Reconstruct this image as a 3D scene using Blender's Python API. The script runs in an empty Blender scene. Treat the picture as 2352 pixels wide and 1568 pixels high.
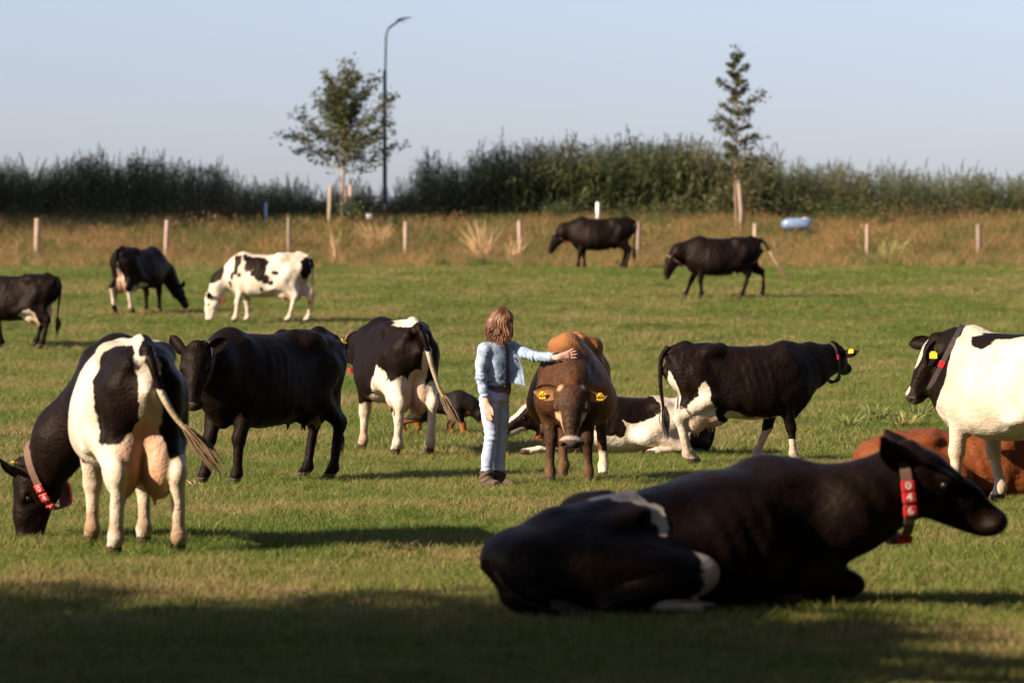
import bpy, math, random
import numpy as np
from mathutils import Vector, Matrix

random.seed(7)
RNG = np.random.default_rng(7)
SC = bpy.context.scene
COL = SC.collection

# ------------------------------------------------------------------ camera, sky, sun, exposure
F = 9800.0 / 2352.0          # focal length in picture widths
EYE = 1.8
HOR = 680.0                  # image row of the eye-level line (rows of a 2352 x 1568 picture)
cam_d = bpy.data.cameras.new("camera")
cam_d.sensor_width = 36.0
cam_d.lens = 36.0 * F
cam_d.clip_start = 0.5
cam_d.clip_end = 2000.0
cam_d.dof.use_dof = True
cam_d.dof.focus_distance = 40.3
cam_d.dof.aperture_fstop = 3.0
cam = bpy.data.objects.new("camera", cam_d)
COL.objects.link(cam)
cam.location = (0, 0, EYE)
cam.rotation_euler = (math.radians(90) - math.atan((784.0 - HOR) / 9800.0), 0, 0)
SC.camera = cam

SUN_EL = math.radians(26.0)
SHADOW_AZ = math.radians(31.0)      # shadows run along (cos, sin) of this angle on the ground
world = bpy.data.worlds.new("World")
SC.world = world
world.use_nodes = True
wn = world.node_tree.nodes
bg = wn["Background"]
sky = wn.new("ShaderNodeTexSky")
sky.sky_type = 'NISHITA'
sky.sun_disc = False
sky.sun_elevation = SUN_EL
# direction towards the sun on the ground is (-cos, -sin) of SHADOW_AZ
sky.sun_rotation = math.atan2(-math.cos(SHADOW_AZ), -math.sin(SHADOW_AZ))
sky.air_density = 1.0
sky.dust_density = 1.0
sky.ozone_density = 4.0
hsv = wn.new("ShaderNodeHueSaturation")
hsv.inputs['Saturation'].default_value = 0.62
tint = wn.new("ShaderNodeMix"); tint.data_type = 'RGBA'; tint.blend_type = 'MULTIPLY'
tint.inputs[0].default_value = 1.0
tint.inputs[7].default_value = (1.0, 0.965, 1.12, 1)
world.node_tree.links.new(sky.outputs[0], hsv.inputs['Color'])
world.node_tree.links.new(hsv.outputs[0], tint.inputs[6])
world.node_tree.links.new(tint.outputs[2], bg.inputs[0])
bg.inputs[1].default_value = 0.072

sun_d = bpy.data.lights.new("sun", 'SUN')
sun_d.energy = 5.0
sun_d.angle = math.radians(0.53)
sun_d.color = (1.0, 0.84, 0.64)
sun = bpy.data.objects.new("sun", sun_d)
COL.objects.link(sun)
tosun = Vector((-math.cos(SHADOW_AZ) * math.cos(SUN_EL), -math.sin(SHADOW_AZ) * math.cos(SUN_EL), math.sin(SUN_EL)))
sun.rotation_euler = tosun.to_track_quat('Z', 'Y').to_euler()
sun.location = (-30, -20, 30)

SC.view_settings.view_transform = 'Standard'
SC.view_settings.look = 'None'
SC.view_settings.exposure = 1.12
SC.view_settings.gamma = 1.0
SC.view_settings.use_curve_mapping = False
SC.render.engine = 'CYCLES'
SC.cycles.max_bounces = 6

# ------------------------------------------------------------------ small helpers
def norm(v):
    v = np.asarray(v, float)
    return v / max(np.linalg.norm(v), 1e-9)

def pts(*a):
    return np.array(a, float)

def props(o, label=None, cat=None, group=None, kind=None):
    if label: o['label'] = label
    if cat: o['category'] = cat
    if group: o['group'] = group
    if kind: o['kind'] = kind
    return o

def mesh_from(name, verts, faces, smooth=True):
    """verts (n,3); faces: (m,3) or (m,4) array or a list of index tuples"""
    me = bpy.data.meshes.new(name)
    verts = np.asarray(verts, np.float32)
    if isinstance(faces, np.ndarray):
        m, k = faces.shape
        me.vertices.add(len(verts)); me.vertices.foreach_set("co", verts.ravel())
        me.loops.add(m * k); me.loops.foreach_set("vertex_index", faces.astype(np.int32).ravel())
        me.polygons.add(m)
        me.polygons.foreach_set("loop_start", np.arange(0, m * k, k, dtype=np.int32))
        me.update(calc_edges=True)
    else:
        me.from_pydata([tuple(map(float, v)) for v in verts], [], [tuple(map(int, f)) for f in faces])
        me.update()
    if smooth:
        me.polygons.foreach_set("use_smooth", np.ones(len(me.polygons), bool))
    return me

def obj(name, me, mat=None, parent=None):
    o = bpy.data.objects.new(name, me)
    COL.objects.link(o)
    if mat is not None:
        me.materials.append(mat) if len(me.materials) == 0 else None
    if parent is not None:
        o.parent = parent
    return o

def empty(name, loc=(0, 0, 0), rz=0.0, scale=1.0):
    o = bpy.data.objects.new(name, None)
    COL.objects.link(o)
    o.location = loc
    o.rotation_euler = (0, 0, rz)
    o.scale = (scale,) * 3
    o.empty_display_size = 0.2
    return o

class Geo:
    """collects shapes into one mesh"""
    def __init__(s): s.v, s.f, s.n = [], [], 0
    def add(s, v, f):
        v = np.asarray(v, float)
        s.v.append(v); s.f += [tuple(int(i) + s.n for i in q) for q in f]; s.n += len(v)
    def tube(s, path, rad, n=8, cap=True, flat=None):
        path = np.asarray(path, float)
        m = len(path)
        rad = np.broadcast_to(np.asarray(rad, float), (m,))
        tan = np.gradient(path, axis=0)
        ref = np.array([0.0, 0.0, 1.0]) if abs(norm(tan[0])[2]) < 0.9 else np.array([1.0, 0.0, 0.0])
        vs = []
        for i in range(m):
            t = norm(tan[i]); a = norm(np.cross(ref, t)); b = np.cross(t, a); ref = b if abs(np.dot(b, t)) < .9 else ref
            ref = b
            ref = np.cross(t, a)
            for j in range(n):
                th = 2 * math.pi * j / n
                vs.append(path[i] + rad[i] * (math.cos(th) * a + math.sin(th) * b))
        fs = []
        for i in range(m - 1):
            for j in range(n):
                k = (j + 1) % n
                fs.append((i * n + j, i * n + k, (i + 1) * n + k, (i + 1) * n + j))
        if cap:
            fs.append(tuple(range(n))[::-1]); fs.append(tuple((m - 1) * n + j for j in range(n)))
        s.add(vs, fs)
    def box(s, c, size, M=None, bev=0.0):
        x, y, z = np.asarray(size, float) / 2
        b = min(bev, x * .9, y * .9, z * .9)
        if b <= 0:
            v = np.array([[i, j, k] for i in (-x, x) for j in (-y, y) for k in (-z, z)])
            f = [(0, 1, 3, 2), (4, 6, 7, 5), (0, 4, 5, 1), (2, 3, 7, 6), (0, 2, 6, 4), (1, 5, 7, 3)]
        else:
            ring = lambda X, Y, Z: [(-X + b, -Y, Z), (X - b, -Y, Z), (X, -Y + b, Z), (X, Y - b, Z), (X - b, Y, Z), (-X + b, Y, Z), (-X, Y - b, Z), (-X, -Y + b, Z)]
            v = np.array(ring(x - b, y - b, -z) + ring(x, y, -z + b) + ring(x, y, z - b) + ring(x - b, y - b, z))
            f = [tuple(range(8))[::-1], tuple(24 + i for i in range(8))]
            for r in range(3):
                for j in range(8):
                    k = (j + 1) % 8
                    f.append((r * 8 + j, r * 8 + k, r * 8 + 8 + k, r * 8 + 8 + j))
        if M is not None:
            v = v @ np.asarray(M, float).T
        s.add(v + np.asarray(c, float), f)
    def mesh(s, name, smooth=True):
        return mesh_from(name, np.concatenate(s.v), s.f, smooth)
    def build(s, name, mat, parent=None, smooth=True):
        return obj(name, s.mesh(name, smooth), mat, parent)

def vnoise(p, f, seed=0):
    """cheap smooth noise in about -1..1"""
    p = np.asarray(p, float) * f + seed * 7.31
    x, y, z = p[..., 0], p[..., 1], p[..., 2]
    return (np.sin(x * 1.7 + 1.3 * np.sin(y * 1.1 + seed)) + np.sin(y * 1.9 + 1.7 * np.sin(z * 1.3 + x * .6)) + np.sin(z * 1.6 + 1.1 * np.sin(x * 1.4 + y * .7))) / 3

# ------------------------------------------------------------------ implicit bodies
def smin(a, b, k):
    h = np.clip(0.5 + 0.5 * (a - b) / k, 0, 1)
    return a + (b - a) * h - k * h * (1 - h)

class Field:
    def __init__(s, lo, hi, h):
        s.lo = np.asarray(lo, float); s.h = h
        n = np.ceil((np.asarray(hi, float) - s.lo) / h).astype(int) + 1
        s.n = n
        s.ax = [(s.lo[i] + h * np.arange(n[i])).astype(np.float32) for i in range(3)]
        s.F = np.full(n, 0.3, np.float32)
    def put(s, fn, lo, hi, k, sub=False):
        pad = k + 2.5 * s.h
        i0 = np.maximum(np.floor((np.asarray(lo) - pad - s.lo) / s.h).astype(int), 0)
        i1 = np.minimum(np.ceil((np.asarray(hi) + pad - s.lo) / s.h).astype(int) + 1, s.n)
        if (i1 <= i0).any(): return
        sl = tuple(slice(a, b) for a, b in zip(i0, i1))
        X = s.ax[0][sl[0]][:, None, None]; Y = s.ax[1][sl[1]][None, :, None]; Z = s.ax[2][sl[2]][None, None, :]
        d = fn(X, Y, Z).astype(np.float32)
        if sub:
            s.F[sl] = -smin(-s.F[sl], d, k)
        else:
            s.F[sl] = smin(s.F[sl], d, k)
    def cap(s, a, b, ra, rb, k=0.04, sub=False):
        a = np.asarray(a, float); b = np.asarray(b, float); ab = b - a; L = max(float(ab @ ab), 1e-9)
        def fn(X, Y, Z):
            t = np.clip(((X - a[0]) * ab[0] + (Y - a[1]) * ab[1] + (Z - a[2]) * ab[2]) / L, 0, 1)
            return np.sqrt((X - a[0] - t * ab[0]) ** 2 + (Y - a[1] - t * ab[1]) ** 2 + (Z - a[2] - t * ab[2]) ** 2) - (ra + (rb - ra) * t)
        R = max(ra, rb)
        s.put(fn, np.minimum(a, b) - R, np.maximum(a, b) + R, k, sub)
    def chain(s, P, R, k=0.04):
        for i in range(len(P) - 1):
            s.cap(P[i], P[i + 1], R[i], R[i + 1], k)
    def ell(s, c, r, axes=None, k=0.04, sub=False):
        c = np.asarray(c, float); r = np.asarray(r, float)
        A = np.eye(3) if axes is None else np.asarray(axes, float)     # rows are the axes
        def fn(X, Y, Z):
            q = [(X - c[0]) * A[i, 0] + (Y - c[1]) * A[i, 1] + (Z - c[2]) * A[i, 2] for i in range(3)]
            k0 = np.sqrt(sum((q[i] / r[i]) ** 2 for i in range(3)))
            k1 = np.sqrt(sum((q[i] / r[i] ** 2) ** 2 for i in range(3)))
            return k0 * (k0 - 1) / np.maximum(k1, 1e-6)
        R = r.max()
        s.put(fn, c - R, c + R, k, sub)
    def at(s, p):
        i = np.clip(np.round((np.asarray(p) - s.lo) / s.h).astype(int), 0, s.n - 1)
        return s.F[i[..., 0], i[..., 1], i[..., 2]]
    def radius(s, c, d, rmax=0.6):
        t = np.arange(0.02, rmax, s.h * 0.4)
        f = s.at(np.asarray(c)[None] + t[:, None] * np.asarray(d)[None])
        out = np.where(f > 0)[0]
        return t[out[0]] if len(out) else rmax
    def mesh(s, smooth=2):
        F_, lo, h = s.F, s.lo, s.h
        S = F_ < 0
        nx, ny, nz = F_.shape
        cnt = np.zeros((nx - 1, ny - 1, nz - 1), np.int8)
        off = [(i, j, k) for i in (0, 1) for j in (0, 1) for k in (0, 1)]
        for i, j, k in off:
            cnt += S[i:nx - 1 + i, j:ny - 1 + j, k:nz - 1 + k]
        cells = np.argwhere((cnt > 0) & (cnt < 8))
        acc = np.zeros((len(cells), 3)); num = np.zeros(len(cells))
        for p in off:
            for a in range(3):
                if p[a]: continue
                q = list(p); q[a] = 1
                c0 = cells + np.array(p); c1 = cells + np.array(q)
                f0 = F_[c0[:, 0], c0[:, 1], c0[:, 2]]; f1 = F_[c1[:, 0], c1[:, 1], c1[:, 2]]
                m = (f0 < 0) != (f1 < 0)
                t = np.where(m, f0 / np.where(m, f0 - f1, 1), 0)
                pos = c0.astype(float); pos[:, a] += t
                acc[m] += pos[m]; num[m] += 1
        verts = lo + h * acc / num[:, None]
        ids = np.full(cnt.shape, -1, np.int64)
        ids[cells[:, 0], cells[:, 1], cells[:, 2]] = np.arange(len(cells))
        faces = []
        for a in range(3):
            b, c = (a + 1) % 3, (a + 2) % 3
            s0 = [slice(None)] * 3; s1 = [slice(None)] * 3
            s0[a] = slice(0, -1); s1[a] = slice(1, None)
            A, B = S[tuple(s0)], S[tuple(s1)]
            e = np.argwhere(A != B)
            e = e[(e[:, b] > 0) & (e[:, c] > 0) & (e[:, b] < F_.shape[b] - 1) & (e[:, c] < F_.shape[c] - 1)]
            ins = A[e[:, 0], e[:, 1], e[:, 2]]
            def g(db, dc):
                q = e.copy(); q[:, b] += db; q[:, c] += dc
                return ids[q[:, 0], q[:, 1], q[:, 2]]
            quad = np.stack([g(-1, -1), g(0, -1), g(0, 0), g(-1, 0)], 1)
            quad[~ins] = quad[~ins][:, ::-1]
            faces.append(quad)
        faces = np.concatenate(faces)
        faces = faces[(faces >= 0).all(1)]
        ed = np.concatenate([faces[:, [0, 1]], faces[:, [1, 2]], faces[:, [2, 3]], faces[:, [3, 0]]])
        n = len(verts)
        for _ in range(smooth):
            w = np.bincount(ed[:, 0], minlength=n) + np.bincount(ed[:, 1], minlength=n)
            sm = np.stack([np.bincount(ed[:, 0], verts[ed[:, 1], i], n) + np.bincount(ed[:, 1], verts[ed[:, 0], i], n) for i in range(3)], 1)
            verts = 0.5 * verts + 0.5 * sm / np.maximum(w, 1)[:, None]
        return verts, faces

# ------------------------------------------------------------------ materials
def new_mat(name):
    m = bpy.data.materials.new(name); m.use_nodes = True
    nt = m.node_tree
    return m, nt, nt.nodes["Principled BSDF"]

def N(nt, kind, **kw):
    n = nt.nodes.new(kind)
    for k, v in kw.items():
        if k in ('operation', 'blend_type', 'data_type', 'attribute_name', 'noise_dimensions', 'attribute_type', 'feature'):
            setattr(n, k, v)
        else:
            key = int(k[1:]) if k[0] == 'i' and k[1:].isdigit() else k
            n.inputs[key].default_value = v
    return n

def plain(name, col, rough=0.6, var=0.25, scale=12.0, spec=0.3, metal=0.0, bump=0.15, bscale=60.0, coord='Object'):
    """paint, plastic, cloth ...: a base colour with mottled variation and fine relief"""
    m, nt, p = new_mat(name)
    tc = N(nt, 'ShaderNodeTexCoord')
    no = N(nt, 'ShaderNodeTexNoise', Scale=scale, Detail=5.0, Roughness=0.6)
    nt.links.new(tc.outputs[coord], no.inputs['Vector'])
    mx = N(nt, 'ShaderNodeMix', data_type='RGBA')
    mx.inputs[6].default_value = tuple(c * (1 - var) for c in col) + (1,)
    mx.inputs[7].default_value = tuple(min(c * (1 + var), 1) for c in col) + (1,)
    nt.links.new(no.outputs['Fac'], mx.inputs[0])
    nt.links.new(mx.outputs[2], p.inputs['Base Color'])
    p.inputs['Roughness'].default_value = rough
    p.inputs['Specular IOR Level'].default_value = spec
    p.inputs['Metallic'].default_value = metal
    if bump:
        n2 = N(nt, 'ShaderNodeTexNoise', Scale=bscale, Detail=4.0)
        nt.links.new(tc.outputs[coord], n2.inputs['Vector'])
        b = N(nt, 'ShaderNodeBump', Strength=bump, Distance=0.01)
        nt.links.new(n2.outputs['Fac'], b.inputs['Height'])
        nt.links.new(b.outputs['Normal'], p.inputs['Normal'])
    return m

def coat_material(name, dark=(0.0046, 0.0027, 0.0020), ragged=0.35):
    """hide: vertex colour 'tone' for the light hair and skin, scalar 'patch' (>0 light, <0 dark) with ragged hair edges"""
    m, nt, p = new_mat(name)
    L = nt.links.new
    tc = N(nt, 'ShaderNodeTexCoord')
    at = N(nt, 'ShaderNodeAttribute', attribute_name='patch')
    co = N(nt, 'ShaderNodeAttribute', attribute_name='tone')
    n1 = N(nt, 'ShaderNodeTexNoise', Scale=9.0, Detail=5.0, Roughness=0.65)
    L(tc.outputs['Object'], n1.inputs['Vector'])
    s1 = N(nt, 'ShaderNodeMath', operation='SUBTRACT', i1=0.5); L(n1.outputs['Fac'], s1.inputs[0])
    s2 = N(nt, 'ShaderNodeMath', operation='MULTIPLY_ADD', i1=ragged * 2.0); L(s1.outputs[0], s2.inputs[0]); L(at.outputs['Fac'], s2.inputs[2])
    s3 = N(nt, 'ShaderNodeMapRange', i1=-0.05, i2=0.05); L(s2.outputs[0], s3.inputs[0])
    # dark hair: a little browner in places, dusty
    n2 = N(nt, 'ShaderNodeTexNoise', Scale=4.5, Detail=8.0, Roughness=0.7)
    L(tc.outputs['Object'], n2.inputs['Vector'])
    dk = N(nt, 'ShaderNodeMix', data_type='RGBA')
    dk.inputs[6].default_value = tuple(c * 0.5 for c in dark) + (1,)
    dk.inputs[7].default_value = tuple(c * k for c, k in zip(dark, (2.4, 2.1, 1.9))) + (1,)
    L(n2.outputs['Fac'], dk.inputs[0])
    # light hair: faint dirt clouds and small specks
    n3 = N(nt, 'ShaderNodeTexNoise', Scale=26.0, Detail=6.0, Roughness=0.7)
    L(tc.outputs['Object'], n3.inputs['Vector'])
    mr = N(nt, 'ShaderNodeMapRange', i1=0.54, i2=0.80, i3=0.0, i4=0.42); L(n3.outputs['Fac'], mr.inputs[0])
    lt = N(nt, 'ShaderNodeMix', data_type='RGBA'); L(co.outputs['Color'], lt.inputs[6])
    lt.inputs[7].default_value = (0.33, 0.20, 0.10, 1); L(mr.outputs[0], lt.inputs[0])
    n6 = N(nt, 'ShaderNodeTexNoise', Scale=3.2, Detail=7.0, Roughness=0.62); L(tc.outputs['Object'], n6.inputs['Vector'])
    r6 = N(nt, 'ShaderNodeValToRGB'); L(n6.outputs['Fac'], r6.inputs[0])
    r6.color_ramp.elements[0].position = 0.34; r6.color_ramp.elements[0].color = (0.70, 0.60, 0.50, 1)
    r6.color_ramp.elements[1].position = 0.60; r6.color_ramp.elements[1].color = (1, 1, 1, 1)
    l2 = N(nt, 'ShaderNodeMix', data_type='RGBA', blend_type='MULTIPLY'); l2.inputs[0].default_value = 0.75
    L(lt.outputs[2], l2.inputs[6]); L(r6.outputs[0], l2.inputs[7])
    mx = N(nt, 'ShaderNodeMix', data_type='RGBA')
    L(s3.outputs[0], mx.inputs[0]); L(dk.outputs[2], mx.inputs[6]); L(l2.outputs[2], mx.inputs[7])
    L(mx.outputs[2], p.inputs['Base Color'])
    p.inputs['Roughness'].default_value = 0.50
    p.inputs['Specular IOR Level'].default_value = 0.09
    p.inputs['Specular Tint'].default_value = (1.0, 0.86, 0.74, 1)
    p.inputs['Sheen Weight'].default_value = 0.0
    p.inputs['Sheen Roughness'].default_value = 0.4
    st = N(nt, 'ShaderNodeMapping'); st.inputs['Scale'].default_value = (22, 60, 60)
    L(tc.outputs['Object'], st.inputs[0])
    n4 = N(nt, 'ShaderNodeTexNoise', Scale=1.0, Detail=4.0); L(st.outputs[0], n4.inputs['Vector'])
    n5 = N(nt, 'ShaderNodeTexNoise', Scale=7.0, Detail=2.0); L(tc.outputs['Object'], n5.inputs['Vector'])
    ad = N(nt, 'ShaderNodeMath', operation='MULTIPLY_ADD', i1=3.0); L(n5.outputs['Fac'], ad.inputs[0]); L(n4.outputs['Fac'], ad.inputs[2])
    b = N(nt, 'ShaderNodeBump', Strength=0.55, Distance=0.016); L(ad.outputs[0], b.inputs['Height'])
    L(b.outputs['Normal'], p.inputs['Normal'])
    return m

M = {}
M['coat'] = coat_material('cow_coat')
M['dogcoat'] = coat_material('dog_coat', dark=(0.008, 0.007, 0.007), ragged=0.15)
M['eye'] = plain('eye_gloss', (0.010, 0.007, 0.006), rough=0.16, var=0.1, spec=0.35, bump=0)
M['strap'] = plain('collar_strap', (0.15, 0.085, 0.06), rough=0.8, var=0.35, scale=30)
M['strap_dark'] = plain('collar_strap_dark', (0.07, 0.055, 0.05), rough=0.8, var=0.35, scale=30)
M['red'] = plain('red_plastic', (0.55, 0.025, 0.03), rough=0.45, var=0.2, scale=20)
M['white_print'] = plain('white_plastic', (0.78, 0.74, 0.70), rough=0.5, var=0.08, bump=0)
M['yellow'] = plain('yellow_plastic', (0.85, 0.52, 0.02), rough=0.5, var=0.12, scale=20, bump=0)
M['black_print'] = plain('black_print', (0.02, 0.018, 0.015), rough=0.6, bump=0)
M['tuft_dark'] = plain('tail_hair_dark', (0.03, 0.022, 0.016), rough=0.9, var=0.5, scale=40)
M['tuft_light'] = plain('tail_hair_light', (0.20, 0.13, 0.075), rough=0.9, var=0.6, scale=30)

# ------------------------------------------------------------------ the lie of the land
_py = np.arange(-200.0, 900.0, 0.5)
_pz = np.interp(_py, [-200, 46, 60, 75, 87, 95, 105, 115, 126, 133, 140, 146, 160, 900],
                [0, 0, .22, .55, 1.0, 1.42, 1.98, 2.5, 2.85, 3.4, 4.15, 4.3, 4.3, 4.3])
_ker = np.ones(9) / 9
_pz = np.convolve(np.pad(_pz, 4, mode='edge'), _ker, 'valid')
def ground(x, y):
    x = np.asarray(x, float); y = np.asarray(y, float)
    z = np.interp(y, _py, _pz)
    return z + 0.018 * np.sin(x * 0.9 + 0.4 * y) * np.sin(y * 0.7 + 1.0) + 0.012 * np.sin(x * 2.3 - y * 1.1)
def spot(u, v):
    """ground point seen at column u, row v of a 2352 x 1568 picture"""
    y = np.arange(15.0, 150.0, 0.02)
    row = HOR + (EYE - np.interp(y, _py, _pz)) * 9800.0 / y
    i = np.argmin(np.abs(row - v))
    x = (u - 1176.0) / 9800.0 * y[i]
    return np.array([x, y[i], float(ground(x, y[i]))])
# ------------------------------------------------------------------ cattle
TX = np.array([-0.95, -0.88, -0.76, -0.58, -0.42, -0.22, 0.03, 0.28, 0.48, 0.63, 0.75, 0.84])
TT = np.array([1.17, 1.29, 1.39, 1.425, 1.435, 1.40, 1.385, 1.40, 1.435, 1.385, 1.27, 1.12])
TB = np.array([1.03, 0.92, 0.82, 0.72, 0.65, 0.595, 0.535, 0.53, 0.585, 0.63, 0.70, 0.87])
TW = np.array([0.06, 0.145, 0.205, 0.255, 0.275, 0.315, 0.365, 0.35, 0.29, 0.24, 0.18, 0.08])

def trunk(Fd, dz=0.0, fat=1.0, lean=0.0, floor=None, belly=0.0, wedge_=0.20):
    def fn(X, Y, Z):
        x = X[:, 0, 0]
        xc = np.clip(x, TX[0], TX[-1])
        top = np.interp(xc, TX, TT) + dz
        bot = np.interp(xc, TX, TB) + dz - belly * np.exp(-((xc - 0.05) / 0.35) ** 2)
        if floor is not None:
            bot = np.maximum(bot, floor)
        w = np.interp(xc, TX, TW) * fat
        c = ((top + bot) / 2)[:, None, None]; hh = ((top - bot) / 2)[:, None, None]; w = w[:, None, None]
        t = (Z - c) / hh
        wedge = np.where(x > -0.30, wedge_, 0.04 + 0.16 * np.clip((x + 0.55) / 0.25, 0, 1))[:, None, None]
        we = w * (1 - wedge * np.clip(t, -1, 1.2))
        yy = Y - lean * (Z - 0.1)
        f = (np.abs(yy / we) ** 2.35 + np.abs(t) ** 2.35) ** (1 / 2.35) - 1
        d = f * np.minimum(we, hh) * 0.92
        ex = np.abs(x - xc)[:, None, None]
        return np.where(ex > 0, np.sqrt(np.maximum(d, 0) ** 2 + ex ** 2) + np.minimum(d, 0), d)
    Fd.put(fn, (TX[0], -0.55, 0.0), (TX[-1], 0.55, 1.5), 0.04)

def leaf_ear(root, d, wdir, tdir, L=0.20, W=0.115, cup=0.35):
    """a cow's ear: cupped leaf with thickness; wdir = across, tdir = the side it opens to"""
    nl, nw = 12, 8
    v = []
    for side in (1, -1):
        for i in range(nl + 1):
            t = i / nl
            w = W * (0.42 + 1.05 * math.sin(math.pi * min(t * 0.86 + 0.14, 1.0)) ** 0.8 * 0.62) * (1 - max(0, t - 0.8) * 3.2 if t > 0.8 else 1)
            w = max(w, 0.008)
            for j in range(nw + 1):
                a = 2 * j / nw - 1
                p = root + d * (L * t) + wdir * (a * w * 0.5) + tdir * (cup * w * (a * a) - 0.03 * t * t + side * 0.008 * (1 - a * a) * (1 - t * .6) + 0.012 * (1 - t))
                v.append(p)
    f = []
    n = (nl + 1) * (nw + 1)
    for s in (0, 1):
        for i in range(nl):
            for j in range(nw):
                q = [i * (nw + 1) + j, i * (nw + 1) + j + 1, (i + 1) * (nw + 1) + j + 1, (i + 1) * (nw + 1) + j]
                f.append([s * n + k for k in (q if s == 0 else q[::-1])])
    return np.array(v), np.array(f)

def tube_vf(path, rad, n=10):
    path = np.asarray(path, float)
    # Catmull-Rom resample
    P = np.vstack([2 * path[0] - path[1], path, 2 * path[-1] - path[-2]])
    out, rr = [], []
    m = len(path)
    for i in range(m - 1):
        p0, p1, p2, p3 = P[i:i + 4]
        for t in np.linspace(0, 1, 6, endpoint=(i == m - 2)):
            out.append(0.5 * (2 * p1 + (p2 - p0) * t + (2 * p0 - 5 * p1 + 4 * p2 - p3) * t * t + (3 * p1 - p0 - 3 * p2 + p3) * t ** 3))
            rr.append(rad[i] + (rad[i + 1] - rad[i]) * t)
    out = np.array(out); tan = np.gradient(out, axis=0)
    v, f = [], []
    ref = np.array([0.3, 1.0, 0.1])
    for i in range(len(out)):
        t = norm(tan[i]); a = norm(ref - t * np.dot(ref, t)); b = np.cross(t, a)
        for j in range(n):
            th = 2 * math.pi * j / n
            v.append(out[i] + rr[i] * (math.cos(th) * a + math.sin(th) * b))
    for i in range(len(out) - 1):
        for j in range(n):
            k = (j + 1) % n
            f.append([i * n + j, i * n + k, (i + 1) * n + k, (i + 1) * n + j])
    return np.array(v), np.array(f), out, tan

def digits_on(text, centre, right, up, size, mat, parent, out=0.004):
    """flat raised characters"""
    cu = bpy.data.curves.new("digits", 'FONT')
    cu.body = text; cu.size = size; cu.align_x = 'CENTER'; cu.align_y = 'CENTER'; cu.extrude = 0.0012
    tmp = bpy.data.objects.new("digits", cu); COL.objects.link(tmp)
    bpy.context.view_layer.update()
    me = bpy.data.meshes.new_from_object(tmp.evaluated_get(bpy.context.evaluated_depsgraph_get()))
    bpy.data.objects.remove(tmp)
    me.name = "digits"; me.materials.clear(); me.materials.append(mat)
    o = bpy.data.objects.new("digits", me); COL.objects.link(o)
    nrm = norm(np.cross(right, up))
    up2 = np.cross(nrm, norm(right))
    m = Matrix.Identity(4)
    for i in range(3):
        m[i][0], m[i][1], m[i][2], m[i][3] = norm(right)[i], up2[i], nrm[i], centre[i] + nrm[i] * out
    o.parent = parent
    o.matrix_local = m
    return o

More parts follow.
